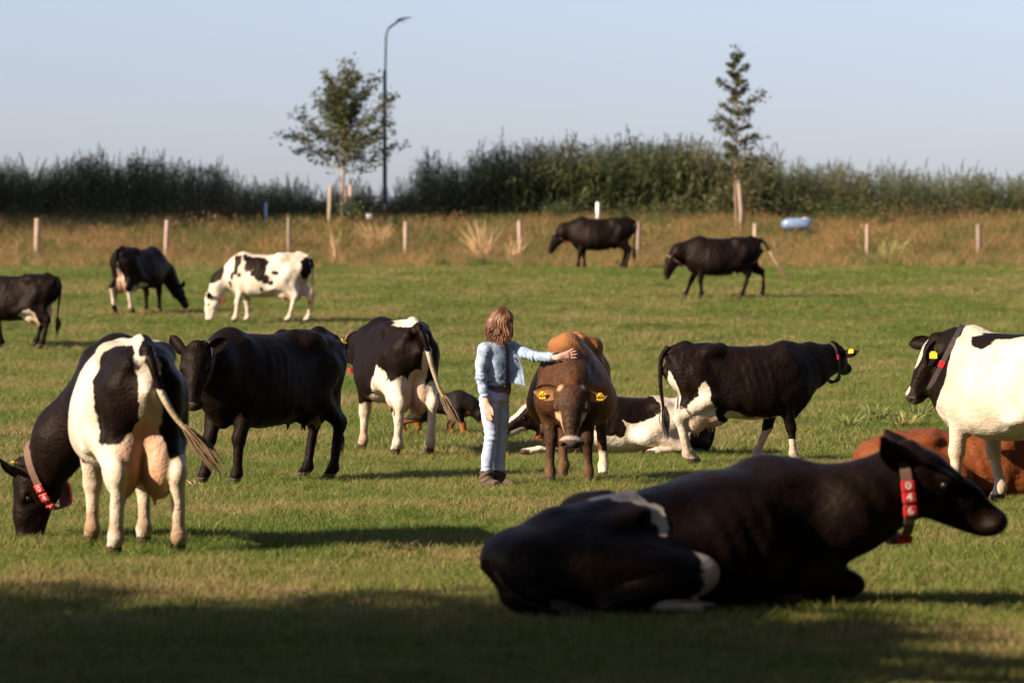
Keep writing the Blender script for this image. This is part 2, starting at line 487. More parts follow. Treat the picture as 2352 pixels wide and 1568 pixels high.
def cow(label, loc, heading, scale=1.0, base='black', patches=(), legs=None, head=None, lie=None, tail=None,
        tuft='dark', udder=1.0, collar=None, tags=(), h=0.018, tone=None, muzzle=(0.05, 0.04, 0.04), fat=1.0, ragged=0.05, ear_dir=None,
        neck_mid=None, tone_fn=None, dirt=0.6, zs=1.0, teats=True, white_feet=(), group="cattle in the pasture", uddertone=(0.58, 0.38, 0.28), wedge=0.20):
    legs = dict(legs or {})
    hd = dict(poll=(1.22, 0, 1.42), nose=(0.8, 0, -0.6), up=(0, 0, 1))
    hd.update(head or {})
    P = np.asarray(hd['poll'], float); f = norm(hd['nose']); u = np.asarray(hd['up'], float); u = norm(u - f * np.dot(u, f)); r = np.cross(u, f)  # r: the animal's left
    hs = hd.get('size', 1.06); hw = hd.get('wide', 1.0)
    def H(a, s, t): return P + hs * (a * f + s * hw * r + t * u)
    ends = np.array([P, H(0.55, 0, 0)])
    lo = np.array([-1.05, -0.62, -0.02]); hi = np.array([0.95, 0.62, 1.55])
    lo = np.minimum(lo, ends.min(0) - 0.22); hi = np.maximum(hi, ends.max(0) + 0.22)
    lo[2] = -0.02
    Fd = Field(lo, hi, h)
    key = {}
    if lie is None:
        dz = 0.0
        trunk(Fd, 0, fat, wedge_=wedge)
        for s, nm in ((1, 'l'), (-1, 'r')):
            # hip bones, pin bones, thurl, haunch
            Fd.ell((-0.41, s * 0.200, 1.322), (0.085, 0.045, 0.05), k=0.11)
            Fd.cap((-0.41, s * 0.195, 1.33), (-0.28, s * 0.08, 1.385), 0.03, 0.025, k=0.09)
            Fd.cap((-0.46, s * 0.195, 1.32), (-0.86, s * 0.11, 1.265), 0.02, 0.02, k=0.11)
            Fd.ell((-0.875, s * 0.115, 1.265), (0.055, 0.04, 0.045), k=0.06)
            dx, dy, up = legs.get('h' + nm, (0, 0, 0))
            thigh = np.array([-0.60 + .08 * dx, s * 0.165, 1.06]); stif = np.array([-0.42 + 0.30 * dx, s * 0.235, 0.80 + .15 * up])
            hock = np.array([-0.80 + 0.80 * dx, s * (0.19 + 0.7 * dy), 0.53 + 0.6 * up + .05 * abs(dx)])
            fet = np.array([-0.72 + dx, s * (0.185 + dy), 0.135 + up]); toe = np.array([-0.645 + dx, s * (0.19 + dy), 0.045 + up * .9])
            Fd.cap(thigh, stif, 0.165, 0.115, k=0.08)
            Fd.cap((-0.78, s * 0.15, 1.12), (-0.68 + .45 * dx, s * 0.165, 0.74), 0.105, 0.075, k=0.08)
            Fd.cap(stif + [-.07, -s * .02, -.04], hock + [0.015, 0, 0.03], 0.115, 0.062, k=0.06)
            Fd.cap((-0.70 + .45 * dx, s * 0.17, 0.76), hock + [-0.035, 0, 0.06], 0.062, 0.026, k=0.05)     # Achilles edge
            Fd.ell(hock + [-0.02, 0, 0.02], (0.062, 0.052, 0.08), k=0.04)
            Fd.cap(hock, fet, 0.053, 0.042, k=0.03)
            Fd.ell(fet, (0.056, 0.052, 0.055), k=0.03)
            Fd.cap(fet, toe + [0, 0, 0.02], 0.047, 0.050, k=0.03)
            Fd.cap(toe + [-0.02, 0, -0.005], toe + [0.045, 0, -0.012], 0.05, 0.036, k=0.02)
            key['h' + nm] = (stif, hock, fet, toe)
            dx, dy, up = legs.get('f' + nm, (0, 0, 0))
            elb = np.array([0.44 + 0.12 * dx, s * 0.195, 0.76]); kn = np.array([0.50 + 0.58 * dx + .2 * up, s * (0.165 + .5 * dy), 0.435 + .6 * up])
            fet = np.array([0.50 + dx, s * (0.165 + dy), 0.13 + up]); toe = np.array([0.555 + dx, s * (0.17 + dy), 0.045 + up * .9])
            Fd.ell((0.47, s * 0.205 * (1 - .6 * (wedge - .2)), 1.08 - .25 * (wedge - .2)), (0.16, 0.075, 0.27), k=0.08)
            Fd.cap((0.66, s * 0.165, 0.93), elb + [0.03, 0, 0.06], 0.10, 0.095, k=0.07)
            Fd.cap(elb, kn, 0.100, 0.058, k=0.05)
            Fd.ell(kn, (0.064, 0.059, 0.075), k=0.03)
            Fd.cap(kn, fet, 0.050, 0.041, k=0.03)
            Fd.ell(fet, (0.054, 0.050, 0.055), k=0.03)
            Fd.cap(fet, toe + [0, 0, 0.02], 0.046, 0.049, k=0.03)
            Fd.cap(toe + [-0.02, 0, -0.005], toe + [0.045, 0, -0.012], 0.05, 0.036, k=0.02)
            key['f' + nm] = (elb, kn, fet, toe)
        # hollow in front of the hip, tail head, brisket
        for s in (1, -1):
            Fd.ell((-0.20, s * 0.42, 1.24), (0.17, 0.16, 0.12), k=0.10, sub=True)
            Fd.cap((-0.38, s * 0.25, 0.78), (-0.18, s * 0.29, 0.70), 0.05, 0.03, k=0.10)           # flank fold
        Fd.cap((-0.70, 0, 1.40), (-0.93, 0, 1.33), 0.06, 0.045, k=0.06)
        Fd.cap((0.70, 0, 0.80), (0.58, 0, 0.60), 0.09, 0.075, k=0.08)
        if udder > 0:
            q = udder
            for s in (1, -1):
                Fd.ell((-0.61, s * 0.092 * q, 0.66 - .06 * (q - 1)), (0.145 * q, 0.100 * q, 0.20 * q), k=0.018)
                Fd.ell((-0.40, s * 0.09, 0.63 - .05 * (q - 1)), (0.17 * q, 0.105 * q, 0.13 * q), k=0.05)
                Fd.cap((-0.72, s * 0.055, 1.02), (-0.66, s * 0.08, 0.75), 0.05, 0.08 * q, k=0.05)
                if teats:
                    Fd.cap((-0.57, s * 0.095, 0.52 - .2 * (q - 1)), (-0.57, s * 0.10, 0.425 - .26 * (q - 1)), 0.02, 0.015, k=0.02)
                    Fd.cap((-0.40, s * 0.10, 0.53 - .15 * (q - 1)), (-0.39, s * 0.11, 0.445 - .2 * (q - 1)), 0.02, 0.015, k=0.02)
            Fd.cap((-0.22, 0, 0.60), (0.12, 0, 0.565), 0.05, 0.03, k=0.06)
    else:
        dz = -0.60
        s0 = lie.get('side', 1)
        trunk(Fd, dz, 1.09 * fat, lean=lie.get('lean', 0.06) * s0, floor=0.0)
        for s in (1, -1):
            Fd.ell((-0.41, s * 0.225 + s0 * .04, 0.745 + (-.05 if s == s0 else .03)), (0.10, 0.055, 0.065), k=0.09)
            Fd.cap((-0.41, s * 0.22 + s0 * .04, 0.745 + (-.05 if s == s0 else .03)), (-0.32, s * 0.1, 0.80), 0.035, 0.03, k=0.06)
            Fd.ell((-0.86, s * 0.105 + s0 * .05, 0.63), (0.06, 0.05, 0.05), k=0.09)
            o = 0.13 if s == s0 else 0.0
            hipj = np.array([-0.58, s * (0.18 + o * .3), 0.47]); stif = np.array([-0.22, s * (0.33 + o), 0.27 if s == s0 else .22])
            hock = np.array([-0.62, s * (0.36 + o), 0.12]); fet = np.array([-0.33 + lie.get('hoof', 0), s * (0.40 + o), 0.07]); toe = fet + [0.10, 0, -0.02]
            Fd.cap(hipj, stif, 0.215, 0.145, k=0.09)
            Fd.cap((-0.78, s * (0.18 + o * .3), 0.42), (-0.60, s * (0.27 + o * .6), 0.18), 0.13, 0.11, k=0.09)
            Fd.cap(stif, hock, 0.12, 0.065, k=0.05)
            Fd.cap(hock, fet, 0.058, 0.044, k=0.03)
            Fd.cap(fet, toe, 0.05, 0.048, k=0.03)
            key['h' + ('l' if s > 0 else 'r')] = (stif, hock, fet, toe)
            Fd.ell((0.47, s * 0.215, 0.50), (0.17, 0.08, 0.27), k=0.08)
            elb = np.array([0.44, s * 0.25, 0.20])
            ext = lie.get('front_out', 0)
            if ext == s or ext == 2:
                kn = np.array([0.82, s * 0.25, 0.12]); fet = np.array([1.06, s * 0.27, 0.06]); toe = fet + [0.08, 0, -0.01]
            else:
                kn = np.array([0.80, s * 0.23, 0.13]); fet = np.array([0.52, s * 0.27, 0.065]); toe = fet + [-0.09, 0, -0.015]
            Fd.cap((0.66, s * 0.18, 0.34), elb, 0.12, 0.12, k=0.07)
            Fd.cap(elb, kn, 0.105, 0.075, k=0.05)
            Fd.ell(kn, (0.075, 0.065, 0.065), k=0.03)
            Fd.cap(kn, fet, 0.055, 0.042, k=0.03)
            Fd.cap(fet, toe, 0.045, 0.045, k=0.03)
            key['f' + ('l' if s > 0 else 'r')] = (elb, kn, fet, toe)
        Fd.cap((-0.66, 0, 0.78), (-0.84, 0, 0.70), 0.065, 0.05, k=0.08)
        Fd.ell((-0.80, s0 * .05, 0.50), (0.20, 0.22, 0.24), k=0.08)
        Fd.cap((-0.72, s0 * .06, 0.52), (-0.70, s0 * .12, 0.22), 0.25, 0.26, k=0.10)
        Fd.cap((0.72, 0, 0.26), (0.55, 0, 0.12), 0.12, 0.10, k=0.08)
        for s in (1, -1):
            Fd.ell((-0.17, s * 0.45, 0.66), (0.16, 0.15, 0.11), k=0.10, sub=True)
        if udder > 0:
            Fd.ell((-0.45, s0 * 0.26, 0.14), (0.20 * udder, 0.20 * udder, 0.15 * udder), k=0.05)
    # ---- neck
    wt = np.array([0.50, 0, 1.29 + dz]); cb = np.array([0.66, 0, 0.93 + dz])
    thr = H(0.15, 0, -0.17)
    pol = H(0.02, 0, -0.07)
    k0 = 0.10; nf = hd.get('neckfat', 1.0)
    if neck_mid is None:
        m1 = wt * 0.5 + pol * 0.5 + np.array([0, 0, 0.01]); m2 = cb * .5 + thr * .5
    else:
        m1 = np.asarray(neck_mid, float) + [0, 0, 0.06]; m2 = np.asarray(neck_mid, float) + [0, 0, -0.15]
    Fd.chain([wt, m1, pol], np.array([0.135, 0.105, 0.092]) * nf, k0)
    Fd.chain([cb, m2, thr], np.array([0.15, 0.115, 0.085]) * nf, k0)
    Fd.chain([(wt + cb) / 2, (m1 + m2) / 2, (pol + thr) / 2], np.array([0.22, 0.15, 0.11]) * nf, k0)
    Fd.cap(cb + [0.06, 0, -0.10], m2 * .7 + thr * .3 + [0, 0, -0.04], 0.06, 0.03, 0.09)       # dewlap
    neck_axis = norm((pol + thr) / 2 - (m1 + m2) / 2)
    # ---- head
    ax = np.array([f, r, u])
    Fd.ell(H(0.07, 0, -0.065), np.array([0.11, 0.112 * hw, 0.095]) * hs, ax, k=0.05)
    Fd.cap(H(0.10, 0, -0.055), H(0.30, 0, -0.06), 0.104 * hs * (.5 + .5 * hw), 0.074 * hs * (.5 + .5 * hw), k=0.04)
    Fd.cap(H(0.28, 0, -0.045), H(0.44, 0, -0.058), 0.066 * hs, 0.052 * hs, k=0.04)
    Fd.ell(H(0.475, 0, -0.075), np.array([0.052, 0.083 * hw, 0.063]) * hs, ax, k=0.04)
    Fd.cap(H(0.12, 0, -0.165), H(0.44, 0, -0.115), 0.078 * hs, 0.050 * hs, k=0.04)
    for s in (1, -1):
        Fd.ell(H(0.155, s * 0.062, -0.13), np.array([0.10, 0.045, 0.085]) * hs, ax, k=0.04)
        Fd.ell(H(0.175, s * 0.088, -0.03), np.array([0.05, 0.03, 0.032]) * hs, ax, k=0.025)
        Fd.ell(H(0.505, s * 0.042, -0.062), np.array([0.026, 0.017, 0.02]) * hs, ax, k=0.012, sub=True)
        Fd.ell(H(0.195, s * 0.115, -0.062), np.array([0.04, 0.018, 0.022]) * hs, ax, k=0.015, sub=True)
    Fd.ell(H(-0.01, 0, 0.0), np.array([0.045, 0.062, 0.05]) * hs, ax, k=0.03)
    V_, Q_ = Fd.mesh(2)
    # gentle unevenness of muscle, ribs and skin
    rib = np.sin((V_[:, 0] + 0.25 * V_[:, 2]) * 62) * np.clip(1 - ((V_[:, 0] - 0.12) / 0.30) ** 2, 0, 1) * np.clip(1 - ((V_[:, 2] - (1.05 if lie is None else .48)) / 0.30) ** 2, 0, 1) * (np.abs(V_[:, 1]) > .15)
    fold = np.sin((V_[:, 0] * 0.9 + V_[:, 2] * 0.5) * 48 + 2 * vnoise(V_, 4, 1)) * np.clip((V_[:, 0] - .55) / .2, 0, 1) * np.clip((1.05 - V_[:, 0]) / .15, 0, 1)
    V_ = V_ + (vnoise(V_, 5.0, 7) * 0.006 + vnoise(V_, 9.0, 3) * 0.0045 + vnoise(V_, 20.0, 5) * 0.0022 + rib * .0030 + fold * .0035)[:, None] * np.concatenate([np.full((len(V_), 1), .3), np.tanh(V_[:, 1:2] / .06), np.full((len(V_), 1), .5)], 1)
    nv = len(V_)
    parts = [(V_, Q_)]
    # ---- ears
    ed = ear_dir or {}
    ear_info = {}
    for s in (1, -1):
        e0 = ed.get(s, (0.93 * s, -0.16, -0.28))           # along r, u, f
        d = norm(e0[0] * r + e0[1] * u + e0[2] * f)
        if ('w', s) in ed: d = norm(ed[('w', s)])
        od = np.asarray(ed.get('open', 0.85 * f - 0.35 * u), float)
        td = norm(od - d * np.dot(od, d)); wd = np.cross(td, d)
        ev, ef = leaf_ear(H(0.035, s * 0.085, -0.045), d, wd, td, L=ed.get('L', 0.205) * hs, W=ed.get('W', 0.112) * hs)
        parts.append((ev, ef)); ear_info[s] = (H(0.035, s * 0.085, -0.045), d, wd, td)
    # ---- tail
    if tail is None:
        tail = [(-0.90, 0, 1.35), (-0.98, 0, 1.22), (-0.96, 0, 0.95), (-0.93, 0.01, 0.70), (-0.93, 0.02, 0.52)] if lie is None else \
               [(-0.90, 0, 0.72), (-1.0, 0.02, 0.55), (-0.98, 0.10, 0.25), (-0.90, 0.25, 0.06), (-0.80, 0.35, 0.05)]
    tp = np.array(tail, float)
    rad = np.linspace(0.036, 0.013, len(tp)); rad[0] = 0.048
    tv, tf, tpath, ttan = tube_vf(tp, rad)
    parts.append((tv, tf))
    allv, allf, n = [], [], 0
    owner = []
    for i, (a, b) in enumerate(parts):
        allv.append(a); allf.append(np.asarray(b) + n); n += len(a); owner += [i] * len(a)
    AV = np.concatenate(allv); AF = np.concatenate(allf); owner = np.array(owner)
    # ---- colouring in the body's own frame
    val = np.full(len(AV), 0.5 if base != 'black' else -0.5)
    wob = np.stack([vnoise(AV, 6.0, 11), vnoise(AV, 6.0, 23), vnoise(AV, 6.0, 31)], 1) * ragged
    Q = AV + wob
    for c, rr, sg in patches:
        c = np.asarray(c, float); rr = np.asarray(rr, float)
        e = (1 - np.sqrt((((Q - c) / rr) ** 2).sum(1))) * rr.min() / 0.10
        e = np.clip(e, -0.5, 0.5)
        val = np.maximum(val, e) if sg > 0 else np.minimum(val, -e)
    def headmask(a, s, t, ra, rs, rt):
        q = (AV - P) / hs
        return 1 - np.sqrt(((q @ f - a) / ra) ** 2 + ((np.abs(q @ r) - s) / rs) ** 2 + ((q @ u - t) / rt) ** 2)
    for hp in hd.get('marks', ()):                       # (a, t, ra, rs, rt, sign): marks on the face
        a, t, ra, rs, rt, sg = hp
        e = np.clip(headmask(a, 0, t, ra, rs, rt) * min(ra, rs, rt) / 0.06, -0.5, 0.5)
        e[(owner != 0) & (owner != 3)] = -0.5
        val = np.maximum(val, e) if sg > 0 else np.minimum(val, -e)
    for nm, z0 in white_feet:
        for nm2 in (nm,):
            K = key[nm2]
            dd = np.min([np.linalg.norm(AV[:, :2] - K[i][None, :2], axis=1) for i in (1, 2, 3)], axis=0)
            e = np.clip((z0 - AV[:, 2] + 0.03 * vnoise(AV, 14, 4)) / 0.08, -0.5, 0.5)
            e[(dd > 0.16) | (owner != 0)] = -0.5
            val = np.maximum(val, e)
    T = np.tile(np.array(tone if tone is not None else (0.575, 0.500, 0.405)), (len(AV), 1))
    def blend(mask, col):
        mk = np.clip(mask, 0, 1)[:, None]
        T[:] = T * (1 - mk) + np.asarray(col, float) * mk
    blend(0.22 * (vnoise(AV, 5, 8) > 0.1) * np.clip(vnoise(AV, 5, 8), 0, 1) * 2, (0.62, 0.46, 0.33))
    if tone_fn is not None:
        tone_fn(AV, T, blend, owner, headmask, key)
    if udder > 0 and lie is None:
        q = udder
        um = np.maximum(1 - np.sqrt((((AV - [-0.52, 0, 0.62]) / [0.30 * q, 0.20 * q, 0.26 * q]) ** 2).sum(1)), 0) * 5
        um = np.clip(um, 0, 1)
        um[(owner != 0) | (np.abs(AV[:, 1]) > 0.20 * q)] = 0
        um2 = np.clip(1 - np.sqrt((((AV - [-0.74, 0, 0.88]) / [0.14, 0.085, 0.22]) ** 2).sum(1)), 0, 1) * 4 * (owner == 0)
        um = np.clip(np.maximum(um, um2), 0, 1)
        blend(um, uddertone)
        low = np.clip((0.62 - AV[:, 2]) / 0.14, 0, 1) * um
        blend(low * 0.8, (0.52, 0.27, 0.11))
        cle = um * np.clip(1 - np.abs(AV[:, 1]) / .022, 0, 1) * (AV[:, 0] < -.62); blend(cle * .6, (0.38, 0.20, 0.13))
        val = np.maximum(val, np.clip(um * 1.4 - 0.5, -0.5, 0.5)) if base != 'brown' else val
    # tail: as dark as the coat at its root unless tuft_from says otherwise
    tz = owner == 3
    if tuft == 'light':
        blend(tz * np.clip((1.08 - AV[:, 2]) / .1, 0, 1), (0.42, 0.31, 0.20)); val = np.where(tz, np.clip((1.10 - AV[:, 2]) / .12, -.5, .5), val)
    elif base == 'black': val = np.where(tz, -.5, val)
    if base == 'white': val = np.where((owner == 1) | (owner == 2), -.5, val)
    # hooves and mud
    hoof = np.zeros(len(AV)); mud = np.zeros(len(AV))
    for nm, K in key.items():
        dt = np.linalg.norm(AV - K[3], axis=1)
        hoof = np.maximum(hoof, np.clip((0.088 - dt) / 0.02, 0, 1) * (AV[:, 2] < K[3][2] + 0.035))
        if lie is None:
            dd = np.linalg.norm(AV[:, :2] - (K[2] * .5 + K[3] * .5)[:2], axis=1)
            mud = np.maximum(mud, (dd < 0.2) * np.clip((0.46 - AV[:, 2]) / 0.34, 0, 1) * np.clip(0.75 + 1.5 * vnoise(AV, 11, 9), 0, 1))
    mud[owner != 0] = 0; hoof[owner != 0] = 0
    blend(mud * dirt, (0.24, 0.135, 0.07))
    blend(hoof * 4, (0.05, 0.035, 0.025))
    val = np.where(hoof > 0.3, np.maximum(val, 0.5), val)
    # muzzle pad and nostrils
    mz = np.clip(headmask(0.525, 0, -0.07, 0.075, 0.10, 0.072) * 5, 0, 1) * (owner == 0)
    blend(mz * 3, muzzle); val = np.where(mz > 0.5, 0.5, val)
    nl = np.clip(headmask(0.515, 0.043, -0.062, 0.034, 0.024, 0.024) * 4, 0, 1) * (owner == 0)
    blend(nl, (0.02, 0.014, 0.012)); val = np.where(nl > 0.5, 0.5, val)
    root = empty("cow", loc, heading, scale)
    root.scale = (scale, scale, scale * zs)
    props(root, label, "cow", group)
    if lie is not None and lie.get('drop'):
        AV = AV.copy(); AV[:, 2] -= lie['drop'] * np.clip((0.15 - AV[:, 0]) / 0.75, 0, 1.25) * np.clip(AV[:, 2] / 0.8, 0, 1)
    me = mesh_from("body", AV, AF)
    a1 = me.attributes.new("patch", 'FLOAT', 'POINT'); a1.data.foreach_set("value", val.astype(np.float32))
    a2 = me.attributes.new("tone", 'FLOAT_COLOR', 'POINT'); a2.data.foreach_set("color", np.concatenate([T, np.ones((len(T), 1))], 1).astype(np.float32).ravel())
    obj("body", me, M['coat'], root)
    # ---- eyes
    for s in (1, -1):
        g = Geo(); c = H(0.19, s * 0.095, -0.056); R_ = 0.0205 * hs
        vs, fs = [], []
        for i in range(9):
            for j in range(12):
                th, ph = math.pi * i / 8, 2 * math.pi * j / 12
                vs.append(c + R_ * np.array([math.sin(th) * math.cos(ph), math.sin(th) * math.sin(ph), math.cos(th)]))
        for i in range(8):
            for j in range(12):
                k = (j + 1) % 12; fs.append((i * 12 + j, (i + 1) * 12 + j, (i + 1) * 12 + k, i * 12 + k))
        g.add(vs, fs); g.build("eye", M['eye'], root)
    # ---- tail tuft: a bundle of strands
    g = Geo(); e = tpath[-1]; td = norm(ttan[-1]); rr = random.Random(len(label))
    g.tube([e - td * .12, e, e + td * .10, e + td * .22], [0.014, 0.022, 0.025, 0.005], 8)
    for i in range(46):
        off = np.array([rr.gauss(0, 1), rr.gauss(0, 1), rr.gauss(0, 1)]) * 0.009
        L = 0.12 + 0.14 * rr.random()
        a = e - td * (0.12 * rr.random()) + off * 1.3
        sag = np.array([0, 0, -1.0]) if lie is None else np.array([0, 0, 0.0])
        b = a + td * L * .5 + off * 1.2 + sag * 0.02; c = a + td * L + off * 0.9 + sag * 0.05
        g.tube([a, b, c], [0.0055, 0.0065, 0.0015], 4, cap=False)
    g.build("tail_tuft", M['tuft_dark' if tuft == 'dark' else 'tuft_light'], root)
    # ---- ear tags
    for s, face, txt in tags:                            # face: +1 on the side the ear opens to, -1 on its back
        p0, d, wd, td_ = ear_info[s]
        c = p0 + d * 0.115 * hs + td_ * face * (0.048 if face > 0 else 0.034)
        dn = np.array([0, 0, -1.0]); dn = norm(dn - td_ * np.dot(dn, td_)); rt = np.cross(dn, td_)
        g = Geo(); Mx = np.stack([rt, dn, td_], 1)
        g.box(c + dn * 0.034, (0.062, 0.058, 0.004), Mx, 0.002)
        g.box(c + dn * 0.004, (0.04, 0.03, 0.004), Mx, 0.002)
        g.box(c + dn * 0.004, (0.02, 0.02, 0.012), Mx, 0.003)
        tg = g.build("ear_tag", M['yellow'], root, smooth=False)
        if txt:
            n_ = td_ * face
            digits_on(txt, c + dn * 0.034, np.cross(-dn, n_), -dn, 0.031, M['black_print'], tg)
    # ---- collar
    if collar is not None:
        c0 = collar.get('t', 0.72); width = collar.get('w', 0.042)
        cm = ((m1 + m2) / 2) * (1 - c0) + ((pol + thr) / 2) * c0
        axis = norm(neck_axis + np.asarray(collar.get('tilt', (0, 0, 0)), float))
        upv = norm(u - axis * np.dot(u, axis)) if abs(np.dot(u, axis)) < .95 else norm(-f - axis * np.dot(-f, axis))
        sd = np.cross(upv, axis)                       # towards the animal's left when axis points to the head
        nn = 40; radii = []
        for i in range(nn):
            th = 2 * math.pi * i / nn
            d = math.cos(th) * upv + math.sin(th) * sd
            rad_ = min(Fd.radius(cm, d), 0.30)
            radii.append(rad_ + 0.010 + collar.get('slack', 0.03) * max(0, -math.cos(th)) ** 2)
        radii = np.array(radii)
        radii = np.minimum(radii, np.median(radii) * 1.35)
        for _ in range(3): radii = (np.roll(radii, 1) + radii * 2 + np.roll(radii, -1)) / 4 + 0.0008
        def ring(th, out=0.0):
            i = (th / (2 * math.pi) * nn) % nn; i0 = int(i) % nn; i1 = (i0 + 1) % nn
            rd = radii[i0] * (1 - (i - int(i))) + radii[i1] * (i - int(i))
            d = math.cos(th) * upv + math.sin(th) * sd
            return cm + d * (rd + out), d
        vs, fs = [], []
        for i in range(nn):
            p_, d = ring(2 * math.pi * i / nn)
            for a, b in ((-1, 0), (1, 0), (1, 1), (-1, 1)):
                vs.append(p_ + axis * a * width / 2 + d * b * 0.006)
        for i in range(nn):
            j = (i + 1) % nn
            for k in range(4):
                l = (k + 1) % 4
                fs.append((i * 4 + k, i * 4 + l, j * 4 + l, j * 4 + k))
        g = Geo(); g.add(vs, fs)
        co = g.build("collar", M[collar.get('mat', 'strap')], root, smooth=False)
        # weighted red buckle under the throat
        thb = math.pi + collar.get('buckle', 0.0)
        g = Geo(); arc = [ring(thb + t, 0.006)[0] - (0.012 if abs(t) > .2 else 0) * ring(thb + t)[1] * 0 for t in np.linspace(-0.42, 0.42, 9)]
        vs, fs = [], []
        for i, a_ in enumerate(np.linspace(-0.42, 0.42, 9)):
            p_, d = ring(thb + a_, 0.007); wd_ = width * (0.75 if abs(a_) > .3 else 0.95); th_ = 0.03 if abs(a_) < .33 else 0.015
            for a, b in ((-1, 0), (1, 0), (1, 1), (-1, 1)):
                vs.append(p_ + axis * a * wd_ + d * b * th_)
        for i in range(8):
            for k in range(4):
                l = (k + 1) % 4; fs.append((i * 4 + k, i * 4 + l, i * 4 + 4 + l, i * 4 + 4 + k))
        fs += [(3, 2, 1, 0), (32, 33, 34, 35)]
        g.add(vs, fs)
        if collar.get('bmat', 'red'): g.build("buckle", M[collar.get('bmat', 'red')], co, smooth=False)
        for n_, (th, txt) in enumerate(collar.get('plates', ())):
            p_, d = ring(th, 0.011); tdir = norm(ring(th + .05)[0] - ring(th - .05)[0]); dd = norm(np.cross(axis, tdir)); dd = dd if np.dot(dd, d) > 0 else -dd
            Mx = np.stack([tdir, axis, dd], 1)
            g = Geo(); g.box(p_, (0.058, width * 1.25, 0.013), Mx, 0.003)
            g.build("number_plate", M['red'], co, smooth=False)
            if txt:
                dn = tdir if tdir[2] < 0 else -tdir
                rt = -np.cross(dd, dn)
                digits_on(txt, p_ + dd * 0.0065, np.cross(-dn, dd), -dn, 0.060, M['white_print'], co, out=0.0015)
    return root
# ------------------------------------------------------------------ ground
def ground_material():
    m, nt, p = new_mat("pasture_soil")
    L = nt.links.new
    geo = N(nt, 'ShaderNodeNewGeometry')
    n1 = N(nt, 'ShaderNodeTexNoise', Scale=0.35, Detail=6.0, Roughness=0.6); L(geo.outputs['Position'], n1.inputs['Vector'])
    n2 = N(nt, 'ShaderNodeTexNoise', Scale=7.0, Detail=6.0, Roughness=0.7); L(geo.outputs['Position'], n2.inputs['Vector'])
    r = N(nt, 'ShaderNodeValToRGB'); L(n1.outputs['Fac'], r.inputs[0])
    e = r.color_ramp.elements
    e[0].position = 0.35; e[0].color = (0.055, 0.075, 0.018, 1)
    e[1].position = 0.68; e[1].color = (0.155, 0.115, 0.05, 1)
    a = r.color_ramp.elements.new(0.52); a.color = (0.08, 0.088, 0.024, 1)
    mx = N(nt, 'ShaderNodeMix', data_type='RGBA', blend_type='MULTIPLY'); mx.inputs[0].default_value = 0.8
    r2 = N(nt, 'ShaderNodeValToRGB'); L(n2.outputs['Fac'], r2.inputs[0])
    r2.color_ramp.elements[0].position = 0.3; r2.color_ramp.elements[0].color = (0.45, 0.45, 0.4, 1)
    r2.color_ramp.elements[1].position = 0.7; r2.color_ramp.elements[1].color = (1.2, 1.15, 1.0, 1)
    L(r.outputs[0], mx.inputs[6]); L(r2.outputs[0], mx.inputs[7]); L(mx.outputs[2], p.inputs['Base Color'])
    p.inputs['Roughness'].default_value = 0.95; p.inputs['Specular IOR Level'].default_value = 0.05
    b = N(nt, 'ShaderNodeBump', Strength=0.8, Distance=0.06); L(n2.outputs['Fac'], b.inputs['Height']); L(b.outputs['Normal'], p.inputs['Normal'])
    return m

xs = np.concatenate([np.arange(-600, -60, 40.0), np.arange(-60, -24, 3.0), np.arange(-24, 24.01, 0.5), np.arange(27, 60, 3.0), np.arange(60, 640, 40.0)])
ys = np.concatenate([np.arange(-200, 0, 20.0), np.arange(0, 14, 2.0), np.arange(14, 150, 0.5), np.arange(150, 200, 5.0), np.arange(200, 900, 50.0)])
GX, GY = np.meshgrid(xs, ys)
gv = np.stack([GX, GY, ground(GX, GY)], -1).reshape(-1, 3)
nxg = len(xs)
ii, jj = np.meshgrid(np.arange(len(ys) - 1), np.arange(nxg - 1), indexing='ij')
gf = np.stack([ii * nxg + jj, ii * nxg + jj + 1, (ii + 1) * nxg + jj + 1, (ii + 1) * nxg + jj], -1).reshape(-1, 4)
props(obj("ground", mesh_from("ground", gv, gf), ground_material()), "gently rising pasture ground", kind='structure')

